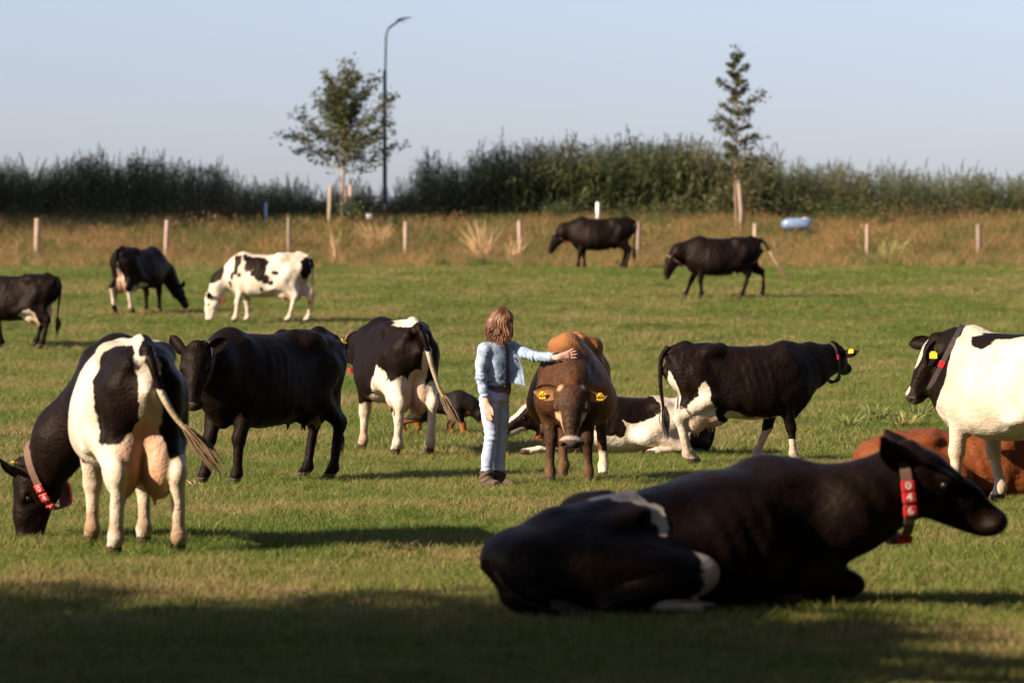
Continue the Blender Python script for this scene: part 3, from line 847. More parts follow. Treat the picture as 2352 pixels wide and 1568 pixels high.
# ------------------------------------------------------------------ scattered growth (uncountable)
def blade_material(name, cols_, scale=0.35, rough=0.6, trans=0.35, spec=0.25, dry=None, hue=0.45):
    """leaf blades: colour varies from clump to clump and in broad patches over the land; light passes through"""
    k_ = {'reed_leaf': .60, 'undergrowth_leaf': .55, 'reed_plume': .6}.get(name, .86)
    cols = [(q, tuple(k_ * c for c in cc)) for q, cc in cols_]
    m, nt, p = new_mat(name)
    L = nt.links.new
    geo = N(nt, 'ShaderNodeNewGeometry'); oi = N(nt, 'ShaderNodeObjectInfo')
    n1 = N(nt, 'ShaderNodeTexNoise', Scale=scale, Detail=5.0, Roughness=0.6); L(oi.outputs['Location'], n1.inputs['Vector'])
    ad = N(nt, 'ShaderNodeMath', operation='MULTIPLY_ADD', i1=hue); L(oi.outputs['Random'], ad.inputs[0]); 
    sb = N(nt, 'ShaderNodeMath', operation='SUBTRACT', i1=hue * 0.5); L(n1.outputs['Fac'], sb.inputs[0]); L(sb.outputs[0], ad.inputs[2])
    r = N(nt, 'ShaderNodeValToRGB'); L(ad.outputs[0], r.inputs[0])
    els = r.color_ramp.elements
    els[0].position, els[0].color = cols[0][0], cols[0][1] + (1,)
    els[1].position, els[1].color = cols[-1][0], cols[-1][1] + (1,)
    for q, c in cols[1:-1]:
        k = els.new(q); k.color = c + (1,)
    L(r.outputs[0], p.inputs['Base Color'])
    p.inputs['Roughness'].default_value = rough; p.inputs['Specular IOR Level'].default_value = spec
    tr = N(nt, 'ShaderNodeBsdfTranslucent'); L(r.outputs[0], tr.inputs['Color'])
    mx = N(nt, 'ShaderNodeMixShader'); mx.inputs[0].default_value = trans
    out = nt.nodes['Material Output']
    L(p.outputs[0], mx.inputs[1]); L(tr.outputs[0], mx.inputs[2]); L(mx.outputs[0], out.inputs['Surface'])
    return m

def tuft_mesh(name, n, hmin, hmax, spread, width, lean, segs=2, seed=0, plume=False):
    rr = random.Random(seed)
    v, f = [], []
    for b in range(n):
        a = rr.random() * 2 * math.pi; d = spread * math.sqrt(rr.random()); x, y = d * math.cos(a), d * math.sin(a)
        hgt = hmin + (hmax - hmin) * rr.random(); az = rr.random() * 2 * math.pi; ln = lean * (0.3 + rr.random()) * hgt
        w = width * (0.7 + 0.6 * rr.random()); px, py = -math.sin(az), math.cos(az); tw = rr.random() * 2 * math.pi
        px, py = math.cos(tw), math.sin(tw)
        k = len(v)
        for i in range(segs + 1):
            t = i / segs; cx = x + math.cos(az) * ln * t * t; cy = y + math.sin(az) * ln * t * t; cz = hgt * (t - 0.18 * t * t * lean)
            ww = w * (1 - t) * 0.5 + (0.0004 if i == segs else 0)
            if i < segs:
                v += [(cx - px * ww, cy - py * ww, cz), (cx + px * ww, cy + py * ww, cz)]
            else:
                v.append((cx, cy, cz))
        for i in range(segs - 1):
            f.append((k + 2 * i, k + 2 * i + 1, k + 2 * i + 3, k + 2 * i + 2))
        f.append((k + 2 * segs - 2, k + 2 * segs - 1, k + 2 * segs))
        if plume and rr.random() < plume:
            cx, cy, cz = v[-1]
            for q in range(3):
                k = len(v); t2 = rr.random() * 6.28; s_ = 0.012; l_ = 0.09
                v += [(cx - s_ * math.cos(t2), cy - s_ * math.sin(t2), cz - l_ * .6), (cx + s_ * math.cos(t2), cy + s_ * math.sin(t2), cz - l_ * .6), (cx + .01 * math.cos(az), cy + .01 * math.sin(az), cz + l_ * .5)]
                f.append((k, k + 1, k + 2))
    return mesh_from(name, np.array(v), f, smooth=False)

def scatter(name, label, protos, P, S, mat):
    """one object: clumps set out on given points (P) with given sizes (S) by instancing"""
    n = len(P)
    me = bpy.data.meshes.new(name)
    me.vertices.add(n); me.vertices.foreach_set("co", np.asarray(P, np.float32).ravel())
    at = me.attributes.new("size", 'FLOAT', 'POINT'); at.data.foreach_set("value", np.asarray(S, np.float32))
    rot = me.attributes.new("turn", 'FLOAT_VECTOR', 'POINT')
    R_ = np.zeros((n, 3), np.float32); R_[:, 2] = RNG.random(n) * 6.283; R_[:, 0] = RNG.normal(0, .08, n); R_[:, 1] = RNG.normal(0, .08, n)
    rot.data.foreach_set("vector", R_.ravel())
    kd = me.attributes.new("pick", 'INT', 'POINT'); kd.data.foreach_set("value", RNG.integers(0, len(protos), n).astype(np.int32))
    o = obj(name, me)
    ng = bpy.data.node_groups.new(name + "_scatter", 'GeometryNodeTree')
    ng.interface.new_socket("Geometry", in_out='INPUT', socket_type='NodeSocketGeometry')
    ng.interface.new_socket("Geometry", in_out='OUTPUT', socket_type='NodeSocketGeometry')
    gi = ng.nodes.new('NodeGroupInput'); go = ng.nodes.new('NodeGroupOutput')
    coll = bpy.data.collections.new(name + "_clumps")
    for pm in protos:
        pm.materials.append(mat)
        po = bpy.data.objects.new(pm.name, pm); coll.objects.link(po)
    ci = ng.nodes.new('GeometryNodeCollectionInfo'); ci.inputs['Collection'].default_value = coll
    ci.inputs['Separate Children'].default_value = True; ci.inputs['Reset Children'].default_value = True
    ip = ng.nodes.new('GeometryNodeInstanceOnPoints'); ip.inputs['Pick Instance'].default_value = True
    def attr(nm, dt):
        a = ng.nodes.new('GeometryNodeInputNamedAttribute'); a.data_type = dt; a.inputs['Name'].default_value = nm
        return [s for s in a.outputs if s.enabled][0]
    Lk = ng.links.new
    Lk(gi.outputs[0], ip.inputs['Points']); Lk(ci.outputs[0], ip.inputs['Instance'])
    Lk(attr("pick", 'INT'), ip.inputs['Instance Index'])
    Lk(attr("turn", 'FLOAT_VECTOR'), ip.inputs['Rotation'])
    Lk(attr("size", 'FLOAT'), ip.inputs['Scale'])
    Lk(ip.outputs[0], go.inputs[0])
    md = o.modifiers.new("scatter", 'NODES'); md.node_group = ng
    props(o, label, kind='stuff')
    return o

def wedge(n, y0, y1, margin=1.5, widen=1.12):
    """random ground points in the part of the field the camera looks over, and a step to each side"""
    y = np.sqrt(RNG.random(n) * (y1 ** 2 - y0 ** 2) + y0 ** 2)
    hw = y * 0.12 * widen + margin
    x = (RNG.random(n) * 2 - 1) * hw
    return x, y

GRASS = blade_material("pasture_grass", [(0.26, (0.095, 0.160, 0.022)), (0.42, (0.155, 0.205, 0.033)), (0.55, (0.225, 0.228, 0.052)), (0.69, (0.34, 0.26, 0.11)), (0.80, (0.42, 0.27, 0.14))], scale=0.26, trans=0.3)
def pasture():
    P, S = [], []
    for n, y0, y1, s in ((38000, 18.5, 30, 1.0), (62000, 30, 48, 1.05), (56000, 48, 80, 1.35), (62000, 80, 118.5, 1.5)):
        x, y = wedge(int(n * 1.0), y0, y1)
        nz = vnoise(np.stack([x, y, 0 * x], 1), 0.8, 2) + 0.8 * vnoise(np.stack([x, y, 0 * x], 1), 2.7, 5)
        keep = RNG.random(len(x)) < np.clip(0.8 + 0.35 * nz, 0.3, 1)
        x, y, nz = x[keep], y[keep], nz[keep]
        P.append(np.stack([x, y, ground(x, y) - 0.006], 1)); S.append(s * (0.72 + 0.5 * RNG.random(len(x))) * np.clip(1 + 0.28 * nz, 0.55, 1.6))
    protos = [tuft_mesh("grass_tuft", 16, 0.025, 0.085, 0.075, 0.0065, 0.9, 2, seed=i) for i in range(5)]
    x, y = wedge(5200, 24, 112); q = np.stack([x, y, 0 * x], 1); keep = vnoise(q, 0.9, 12) + .6 * vnoise(q, 3.1, 4) > 0.55; x, y = x[keep], y[keep]
    P.append(np.stack([x, y, ground(x, y) - .006], 1)); S.append((1.5 + 0.8 * RNG.random(len(x))) * np.where(y > 60, 1.25, 1.0))
    scatter("grass", "short grazed meadow grass with drier patches", protos, np.concatenate(P), np.concatenate(S), GRASS)
pasture()

VERGE = blade_material("verge_grass", [(0.34, (0.10, 0.145, 0.035)), (0.47, (0.19, 0.20, 0.06)), (0.55, (0.42, 0.25, 0.09)), (0.66, (0.56, 0.33, 0.15)), (0.8, (0.26, 0.15, 0.07))], scale=0.42, trans=0.35, hue=0.42)
def verge():
    n = 15000
    x, y = wedge(n, 117.2, 141.5, 3)
    q = np.stack([x, y, 0 * x], 1)
    nz = vnoise(q, 0.5, 3) + .7 * vnoise(q, 1.9, 6)
    edge = np.clip((y - 117.0 - 0.5 * vnoise(q, 0.7, 1)) / 1.6, 0, 1)
    fade = np.clip((142 - y) / 8, 0.35, 1)
    S = (0.6 + 0.6 * RNG.random(n)) * np.clip(0.95 + 0.35 * nz, 0.35, 1.8) * (0.3 + 0.7 * edge) * (0.5 + .5 * fade) * np.where(y < 126.6, 0.62, 1.0)
    tb_ = spot(1830, 545); clear = (np.abs(x - tb_[0]) < .85) & (y > tb_[1] - 7) & (y < tb_[1] + .8)
    S = np.where(clear, S * .55, S)
    protos = [tuft_mesh("verge_tuft", 22, 0.22, 0.75, 0.20, 0.018, 0.7, 3, seed=20 + i, plume=0.35) for i in range(5)]
    scatter("verge_grass", "rough dry tan and green grass along the fence", protos, np.stack([x, y, ground(x, y) - 0.01], 1), S, VERGE)
verge()

def leafy_clump(name, n, size, rad, hgt, seed):
    rr = random.Random(seed); v, f = [], []
    for i in range(n):
        a = rr.random() * 6.283; d = rad * math.sqrt(rr.random()); z = hgt * rr.random() ** 0.8 * (1 - 0.5 * (d / rad) ** 2)
        c = np.array([d * math.cos(a), d * math.sin(a), z + 0.02])
        u_ = norm([rr.gauss(0, 1), rr.gauss(0, 1), rr.gauss(0, .6)]); w_ = norm(np.cross(u_, [rr.gauss(0, 1), rr.gauss(0, 1), rr.gauss(0, 1)]))
        s_ = size * (0.6 + 0.8 * rr.random()); k = len(v)
        v += [c - u_ * s_, c + w_ * s_ * .45, c + u_ * s_, c - w_ * s_ * .45]; f.append((k, k + 1, k + 2, k + 3))
    return mesh_from(name, np.array(v), f, smooth=False)

BRUSH = blade_material("undergrowth_leaf", [(0.28, (0.055, 0.085, 0.022)), (0.5, (0.10, 0.125, 0.034)), (0.62, (0.15, 0.145, 0.05)), (0.78, (0.27, 0.15, 0.08))], scale=0.5, trans=0.25)
def undergrowth():
    n = 3300
    x, y = wedge(n, 139.2, 144.5, 3)
    q = np.stack([x, y, 0 * x], 1)
    S = (0.35 + 0.45 * RNG.random(n)) * np.clip(0.9 + .45 * vnoise(q, 0.45, 4), 0.4, 1.7) * np.clip((y - 138.7) / 2.5, .3, 1)
    protos = [leafy_clump("bramble_clump", 90, 0.07, 0.5, 1.3, 40 + i) for i in range(4)]
    scatter("undergrowth", "dark brambles and herbs at the foot of the reeds", protos, np.stack([x, y, ground(x, y) - .02], 1), S, BRUSH)
undergrowth()

# ------------------------------------------------------------------ reeds on the dike
def reed_mesh(name, seed):
    rr = random.Random(seed); v, f = [], []
    H_ = 2.6; az = rr.random() * 6.283; bend = 0.05 + 0.10 * rr.random()
    def at(t): return np.array([math.cos(az) * bend * H_ * t * t, math.sin(az) * bend * H_ * t * t, H_ * t])
    for side in (0, 1):
        k = len(v); dx = np.array([math.cos(side * 1.57), math.sin(side * 1.57), 0]) * 0.009
        for i in range(5):
            p_ = at(i / 4); v += [p_ - dx * (1 - .12 * i), p_ + dx * (1 - .12 * i)]
        for i in range(4): f.append((k + 2 * i, k + 2 * i + 1, k + 2 * i + 3, k + 2 * i + 2))
    for i in range(18):
        t = 0.12 + 0.86 * (i + rr.random()) / 18; b = at(t); a = rr.random() * 6.283; L_ = 0.40 + 0.30 * rr.random(); w_ = 0.024 + .012 * rr.random()
        up = 0.75 - 0.5 * rr.random(); d = np.array([math.cos(a), math.sin(a), 0]); s_ = np.array([-math.sin(a), math.cos(a), 0])
        k = len(v)
        for j in range(4):
            q = j / 3; c = b + d * L_ * q * (1 - .15 * q) + np.array([0, 0, L_ * (up * q - 0.75 * q * q)]); ww = w_ * (0.55 + 1.2 * q if q < .4 else 1.15 * (1 - q) / .6)
            v += [c - s_ * ww, c + s_ * ww]
        for j in range(3): f.append((k + 2 * j, k + 2 * j + 1, k + 2 * j + 3, k + 2 * j + 2))
    return mesh_from(name, np.array(v), f, smooth=False)

def plume_mesh(name, seed):
    rr = random.Random(seed); v, f = [], []
    az = rr.random() * 6.283; d = np.array([math.cos(az), math.sin(az), 0])
    def at(t): return np.array([0, 0, t * 0.62]) + d * 0.16 * t * t
    g = Geo(); g.tube([at(-0.5) - d * .0, at(0), at(.5), at(1)], [.006, .006, .005, .003], 3, cap=False)
    v = list(g.v[0]); f = list(g.f)
    for i in range(34):
        t = 0.25 + 0.75 * rr.random(); b = at(t); a = rr.random() * 6.283; L_ = 0.10 * (1.15 - t) + 0.04
        e = np.array([math.cos(a) * .5, math.sin(a) * .5, 0.85]) + d * .5; e = norm(e); s_ = norm(np.cross(e, [rr.gauss(0, 1), rr.gauss(0, 1), .2])) * 0.011
        k = len(v); v += [b - s_, b + s_, b + e * L_ + s_ * .3, b + e * L_ - s_ * .3]; f.append((k, k + 1, k + 2, k + 3))
    return mesh_from(name, np.array(v), f, smooth=False)

REED = blade_material("reed_leaf", [(0.25, (0.11, 0.145, 0.055)), (0.5, (0.17, 0.205, 0.07)), (0.66, (0.25, 0.25, 0.10)), (0.78, (0.34, 0.26, 0.14)), (0.9, (0.30, 0.16, 0.09))], scale=0.4, trans=0.3, spec=0.3)
PLUME = blade_material("reed_plume", [(0.3, (0.10, 0.085, 0.06)), (0.7, (0.19, 0.15, 0.10))], trans=0.3)
RU = [-200, 0, 60, 200, 330, 400, 470, 540, 640, 760, 900, 950, 985, 1060, 1130, 1200, 1400, 1560, 1640, 1700, 1800, 1900, 2050, 2150, 2250, 2352, 2600]
RT = [365, 368, 385, 372, 368, 375, 380, 412, 430, 445, 436, 420, 372, 378, 352, 335, 325, 325, 345, 356, 372, 388, 402, 398, 402, 415, 420]
def reeds():
    n = 9500
    x, y = wedge(n, 142.2, 149.5, 3)
    u = 1176 + x / y * 9800
    top = np.interp(u, RU, RT) + 6 + 22 * vnoise(np.stack([x * 1.0, y * .2, 0 * x], 1), 1.6, 2) + 18 * vnoise(np.stack([x, 0 * x, 0 * x], 1), 4.5, 3)
    hgt = (515 - top) / 67.5
    S = hgt / 2.6 * (0.52 + 0.50 * RNG.random(n) ** 0.8)
    P = np.stack([x, y, ground(x, y) - 0.02], 1)
    scatter("reeds", "tall reeds crowding the bank behind the fence", [reed_mesh("reed", 60 + i) for i in range(8)], P, S, REED)
    k = (S * 2.6 > hgt * 0.80) & (RNG.random(n) < 0.12)
    PP = P[k].copy(); PP[:, 2] += S[k] * 2.6 * 0.93
    PP[:, 0] += 0.03
    scatter("reed_plumes", "feathery seed heads on top of the reeds", [plume_mesh("plume", 80 + i) for i in range(5)], PP, 0.4 + 0.6 * RNG.random(k.sum()), PLUME)
reeds()

# ------------------------------------------------------------------ trees
M['bark'] = plain('bark', (0.20, 0.135, 0.09), rough=0.9, var=0.45, scale=14, bump=0.8, bscale=45)
M['bark_pale'] = plain('bark_pale', (0.30, 0.21, 0.15), rough=0.85, var=0.35, scale=14, bump=0.6, bscale=45)
def leaf_material(name, cols, trans=0.3):
    m, nt, p = new_mat(name); L = nt.links.new
    geo = N(nt, 'ShaderNodeNewGeometry')
    n1 = N(nt, 'ShaderNodeTexNoise', Scale=2.2, Detail=4.0); L(geo.outputs['Position'], n1.inputs['Vector'])
    ad = N(nt, 'ShaderNodeMath', operation='MULTIPLY_ADD', i1=0.5); L(geo.outputs['Random Per Island'], ad.inputs[0])
    sb = N(nt, 'ShaderNodeMath', operation='SUBTRACT', i1=0.25); L(n1.outputs['Fac'], sb.inputs[0]); L(sb.outputs[0], ad.inputs[2])
    r = N(nt, 'ShaderNodeValToRGB'); L(ad.outputs[0], r.inputs[0]); els = r.color_ramp.elements
    els[0].position, els[0].color = cols[0][0], cols[0][1] + (1,); els[1].position, els[1].color = cols[-1][0], cols[-1][1] + (1,)
    for q, c in cols[1:-1]: els.new(q).color = c + (1,)
    L(r.outputs[0], p.inputs['Base Color']); p.inputs['Roughness'].default_value = 0.5; p.inputs['Specular IOR Level'].default_value = 0.35
    tr = N(nt, 'ShaderNodeBsdfTranslucent'); L(r.outputs[0], tr.inputs['Color'])
    mx = N(nt, 'ShaderNodeMixShader'); mx.inputs[0].default_value = trans
    L(p.outputs[0], mx.inputs[1]); L(tr.outputs[0], mx.inputs[2]); L(mx.outputs[0], nt.nodes['Material Output'].inputs['Surface'])
    return m
M['leaf_olive'] = leaf_material('leaf_olive', [(0.2, (0.032, 0.050, 0.012)), (0.55, (0.065, 0.078, 0.02)), (0.88, (0.15, 0.10, 0.03))])
M['leaf_green'] = leaf_material('leaf_green', [(0.2, (0.030, 0.045, 0.016)), (0.5, (0.07, 0.075, 0.022)), (0.8, (0.12, 0.095, 0.03))])
M['leaf_dark'] = leaf_material('leaf_dark', [(0.2, (0.025, 0.045, 0.012)), (0.8, (0.06, 0.085, 0.025))])

def tree(label, base, H_, branches, leaf, bark, leaf_size, per, r0=0.06, seed=1, wander=0.05, group=None, name="tree", leader_leaf=14, spread=0.22):
    """branches: (height, azimuth, length, rise); leaves sit along the limbs and their twigs"""
    rr = random.Random(seed)
    t = empty(name, base); props(t, label, "tree" if name == "tree" else name.replace('_', ' '), group)
    W, Cn = Geo(), Geo()
    lead = [np.array([wander * math.sin(z * 1.7 + seed), wander * math.cos(z * 1.3 + seed), z]) for z in np.linspace(-0.05, H_, 12)]
    W.tube(lead, np.linspace(r0, r0 * 0.15, 12), 8)
    lv, lf = [], []
    def leaves(c, n, sp):
        for _ in range(n):
            p = c + np.array([rr.gauss(0, sp), rr.gauss(0, sp), rr.gauss(0, sp * .8)])
            a = norm([rr.gauss(0, 1), rr.gauss(0, 1), rr.gauss(0, .7)]); b = norm(np.cross(a, [rr.gauss(0, 1), rr.gauss(0, 1), rr.gauss(0, 1)]))
            s_ = leaf_size * (0.6 + 0.8 * rr.random()); k = len(lv)
            lv.extend([p - a * s_, p + b * s_ * .5, p + a * s_, p - b * s_ * .5]); lf.append((k, k + 1, k + 2, k + 3))
    for (z, az, L_, rise) in branches:
        b = np.array([wander * math.sin(z * 1.7 + seed), wander * math.cos(z * 1.3 + seed), z]); d = np.array([math.cos(az), math.sin(az), 0])
        path = [b + d * L_ * q + np.array([0, 0, L_ * rise * q ** 1.25]) + np.array([rr.gauss(0, .03), rr.gauss(0, .03), rr.gauss(0, .03)]) * L_ * (q > 0) for q in np.linspace(0, 1, 6)]
        W.tube(path, np.linspace(r0 * .38, 0.006, 6), 5, cap=False)
        for q in range(1, 6):
            leaves(path[q], int(per * (0.5 + 0.5 * q / 5)), spread * (0.55 + .5 * math.sin(q / 5 * 2.6)) * min(1.0, L_))
            if q < 5:
                for s_ in (1, -1):
                    e = norm(d + np.array([-d[1], d[0], 0]) * s_ * (.7 + .5 * rr.random()) + np.array([0, 0, rise * .6 + rr.gauss(0, .3)]))
                    tl = L_ * (0.22 + .22 * rr.random()); tip = path[q] + e * tl
                    W.tube([path[q], path[q] + e * tl * .5, tip], [0.011, 0.008, 0.004], 4, cap=False)
                    leaves(path[q] + e * tl * .6, per // 3, spread * .5 * min(1, L_)); leaves(tip, per // 3, spread * .42 * min(1, L_))
    for z in np.linspace(H_ * .75, H_, 5):
        leaves(np.array([wander * math.sin(z * 1.7 + seed), wander * math.cos(z * 1.3 + seed), z]), leader_leaf, spread * .55)
    W.build("trunk", bark, t)
    obj("crown", mesh_from("crown", np.array(lv), np.array(lf), False), leaf, t)
    return t

rt = random.Random(5)
# the broad young tree left of the street lamp
b1 = spot(789, 531); s1 = 9800 / b1[1]
H1 = (531 - 140) / s1
br = []
for i in range(27):
    q = i / 26; z = (531 - 398) / s1 + q * (H1 - 3.0)
    prof = 2.0 * (1 - 0.60 * q) * (0.58 + .48 * rt.random())
    br.append((z, i * 2.399 + rt.random() * .5, prof, 0.42 + 0.75 * q + .2 * rt.random()))
tree("broad young tree with olive leaves, held between stakes beside the street lamp", b1, H1, br, M['leaf_olive'], M['bark_pale'], 0.066, 27, r0=0.075, seed=3, spread=0.20)
# the slim conical young tree
b2 = spot(1696, 547); s2 = 9800 / b2[1]; H2 = (547 - 112) / s2
br = []
for i in range(30):
    q = i / 29; z = (547 - 430) / s2 + q * (H2 - 1.95)
    prof = 1.12 * (1 - 0.62 * q) * (0.35 + .85 * rt.random())
    br.append((z, i * 2.399 + rt.random() * .6, prof, 0.35 + .35 * rt.random()))
tree("slim conical young tree with layered branches, tied to one pale stake", b2 + [-.06, .15, 0], H2, br, M['leaf_green'], M['bark'], 0.062, 13, r0=0.055, seed=8, wander=0.03, spread=0.17)

def shrub(label, base, w, h_, n, mat, seed, name="shrub"):
    rr = random.Random(seed); t = empty(name, base); props(t, label, "shrub")
    W = Geo(); lv, lf = [], []
    for i in range(14):
        a = rr.random() * 6.283; L_ = h_ * (0.6 + .45 * rr.random()); d = np.array([math.cos(a) * w * .5 * rr.random(), math.sin(a) * w * .5 * rr.random(), L_])
        path = [d * q + np.array([0, 0, -0.03]) + np.array([math.cos(a), math.sin(a), 0]) * .1 * w * q * q for q in (0, .35, .7, 1)]
        W.tube(path, [.014, .011, .008, .003], 4, cap=False)
        for j in range(n // 14):
            q = 0.15 + .9 * rr.random(); p = d * q + np.array([rr.gauss(0, .13 * w), rr.gauss(0, .13 * w), rr.gauss(0, .05)])
            u_ = norm([rr.gauss(0, 1), rr.gauss(0, 1), rr.gauss(0, .7)]); v_ = norm(np.cross(u_, [rr.gauss(0, 1), rr.gauss(0, 1), rr.gauss(0, 1)])); s_ = .05 * (.6 + .8 * rr.random())
            k = len(lv); lv.extend([p - u_ * s_, p + v_ * s_ * .5, p + u_ * s_, p - v_ * s_ * .5]); lf.append((k, k + 1, k + 2, k + 3))
    W.build("stems", M['bark'], t)
    obj("foliage", mesh_from("foliage", np.array(lv), np.array(lf), False), mat, t)
    return t
shrub("dark green shrub growing round the stakes of the broad tree", spot(800, 540), 1.1, 1.05, 1300, M['leaf_dark'], 1)
shrub("low dark shrub between the staked tree and the fence post", spot(903, 548), 1.0, .62, 800, M['leaf_dark'], 2)
shrub("bushy green shrub behind the slim conical tree", spot(1722, 522) + [0, 1.2, 0], 1.6, 1.9, 2400, M['leaf_green'], 3)
shrub("leafy green shrub left of the slim conical tree", spot(1655, 520) + [0, 1.0, 0], 1.3, 1.5, 1500, M['leaf_green'], 4)
shrub("low green shrub under the pale marker post", spot(1290, 520) , 1.5, .8, 1000, M['leaf_dark'], 5)

def straw_clump(label, base, w, h_, n, mat, seed, lean=(0, 0)):
    rr = random.Random(seed); v, f = [], []
    for i in range(n):
        a = rr.random() * 6.283; d = .16 * w * math.sqrt(rr.random()); b = np.array([d * math.cos(a), d * math.sin(a), -0.02])
        a2 = a + rr.gauss(0, .5); L_ = h_ * (.25 + .85 * rr.random() ** 1.4); e = np.array([math.cos(a2) * w * .62 * rr.random() + lean[0], math.sin(a2) * w * .62 * rr.random() + lean[1], L_])
        tw = rr.random() * 6.283; s_ = np.array([math.cos(tw), math.sin(tw), 0]) * .010; k = len(v)
        for q in (0, .5, .85):
            c = b + np.array([e[0] * q * q, e[1] * q * q, e[2] * q]); v += [c - s_ * (1 - q * .6), c + s_ * (1 - q * .6)]
        v.append(b + e * np.array([1, 1, .97])); f += [(k, k + 1, k + 3, k + 2), (k + 2, k + 3, k + 5, k + 4), (k + 4, k + 5, k + 6)]
    o = obj("straw_clump", mesh_from("straw_clump", np.array(v), f, False), mat); o.location = base
    return props(o, label, "grass clump", "straw-coloured grass clumps by the fence")
M['straw'] = plain('straw', (0.50, 0.33, 0.17), rough=0.8, var=0.3, scale=3, bump=0)
M['tuft_green'] = plain('tuft_green', (0.15, 0.17, 0.045), rough=0.8, var=0.35, scale=3, bump=0)
M['straw_green'] = plain('straw_green', (0.30, 0.27, 0.09), rough=0.8, var=0.3, scale=3, bump=0)
straw_clump("upright straw-coloured grass clump midway between two fence posts", spot(1110, 603), 1.3, 1.25, 260, M['straw'], 1, (-.15, 0))
straw_clump("leaning bleached grass clump beside the low dark shrub", spot(868, 585), 1.3, 1.0, 240, M['straw'], 2, (-.25, 0))
straw_clump("short bleached grass clump at the foot of a fence post", spot(1180, 606), .8, .8, 120, M['straw'], 3)
straw_clump("yellow-green grass clump below the pale blue trough", spot(2040, 608), 1.2, .85, 200, M['straw_green'], 4)
straw_clump("thin tall straw stalks left of the staked tree", spot(767, 612), .35, 1.25, 30, M['straw'], 5)

straw_clump("small heap of pale dry hay by the left black cow's front hooves", spot(456, 1116), .42, .09, 90, M['straw'], 7)
straw_clump("wisp of dry hay in front of the brown cow", spot(1300, 1122), .36, .06, 50, M['straw'], 8)
for i, (u, v_, lab) in enumerate([(1952, 985, "tall green tuft left uneaten just behind the black cow's chest"), (2010, 975, "tall green tuft in the middle of the ungrazed row at right"), (2072, 985, "tall yellowing tuft in front of the white cow's chest"), (2110, 968, "tall green tuft nearest the white cow's muzzle")]):
    o = straw_clump(lab, spot(u, v_), .6, .24 + .05 * (i % 2), 130, M['tuft_green'] if i != 2 else M['straw_green'], 10 + i); o['group'] = "ungrazed tufts in the pasture at right"; o.name = "grass_clump"
# trees out of frame at the left whose shade falls on the near grass and on the reeds
def shade_tree(base, H_, R_, seed, z0=1.6, n=5200, where='in the row left of the near grass', ls=.20):
    rr = random.Random(seed); t = empty("tree", base)
    props(t, "leafy tree outside the picture, " + where, "tree", "shade trees " + where)
    W = Geo(); W.tube([(0, 0, -.1), (0.1, 0, H_ * .4), (0, .1, H_ * .8)], [.26, .2, .06], 9); lv, lf = [], []
    blobs = []
    for i in range(26):
        a = rr.random() * 6.283; q = rr.random(); z = z0 + (H_ - z0) * q; d = R_ * math.sqrt(max(0.05, 1 - (2 * q - .9) ** 2 * .8)) * math.sqrt(rr.random()) * .8
        c = np.array([d * math.cos(a), d * math.sin(a), z]); blobs.append(c)
        W.tube([(0, 0, max(.6, z * .55)), c * .6 + np.array([0, 0, z * .3]), c], [.07, .05, .02], 5, cap=False)
    for i in range(n):
        c = blobs[i % 26]; g_ = np.array([rr.gauss(0, 1), rr.gauss(0, 1), rr.gauss(0, 1)]); g_ = norm(g_) * (rr.random() ** .5) * R_ * .48
        p = c + g_; p[2] = max(p[2], .5)
        u_ = norm([rr.gauss(0, 1), rr.gauss(0, 1), rr.gauss(0, .7)]); v_ = norm(np.cross(u_, [rr.gauss(0, 1), rr.gauss(0, 1), rr.gauss(0, 1)])); s_ = ls * (.7 + .7 * rr.random())
        k = len(lv); lv.extend([p - u_ * s_, p + v_ * s_ * .6, p + u_ * s_, p - v_ * s_ * .6]); lf.append((k, k + 1, k + 2, k + 3))
    W.build("trunk", M['bark'], t); obj("crown", mesh_from("crown", np.array(lv), np.array(lf), False), M['leaf_dark'], t)
NEAR_SHADE = [(-6.6, 16.2, 4.2, 2.3), (-9.0, 15.6, 5.8, 2.5), (-11.8, 15.0, 6.9, 2.6), (-15.0, 14.6, 8.2, 2.9), (-18.2, 14.3, 9.1, 3.0), (-21.6, 14.3, 9.5, 3.1), (-25.2, 14.4, 9.9, 3.2)]
for i, (x, y, h_, r_) in enumerate(NEAR_SHADE):
    t = shade_tree((x, y, float(ground(x, y))), h_, r_, 100 + i, z0=0.8)
for i, (x, y, h_, r_) in enumerate([(-26, 129, 21, 3.6), (-30, 128, 23, 4), (-35, 129, 24, 4.2), (-40, 128, 24, 4.2), (-45, 129, 24, 4.2), (-29, 135, 20, 3.6), (-24.5, 137.5, 15, 3.2), (-22, 141, 12, 2.8)]):
    shade_tree((x, y, float(ground(x, y))), h_, r_, 120 + i, z0=3.5, n=5600, where='in the tall clump left of the reeds')
for i in range(11):  # unseen row added to block sky fill from behind the camera
    x = -27 + 5.6 * i + 1.2 * math.sin(i * 2.1); y = -9 - 3 * math.sin(i * 1.3) ** 2
    shade_tree((x, y, 0.0), 13 + 2 * math.sin(i * 1.9), 4.2, 140 + i, z0=0.8, n=4200, where='added behind the viewer to block sky light')
for i, (x, y, h_) in enumerate([(-5.5, 3.5, 12), (4.5, 2.5, 12), (-6.5, 9.5, 13), (7.0, 9.0, 13), (3.0, 6.0, 13), (-4.2, 16.5, 13), (4.4, 15.5, 14)]):  # unseen canopy added overhead so the foreground shade gets less sky light
    shade_tree((x, y, 0.0), h_, 4.4, 160 + i, z0=6.6, n=7500, where='added over the viewer to block overhead sky', ls=.28)
for i, (x, y, h_) in enumerate([(9.5, 21, 12), (10.5, 27, 13), (11.5, 34, 12)]):  # unseen trees added to deepen the near shade from the right
    shade_tree((x, y, 0.0), h_, 4.2, 190 + i, z0=0.9, n=6500, where='added close at right to darken the near grass', ls=.26)
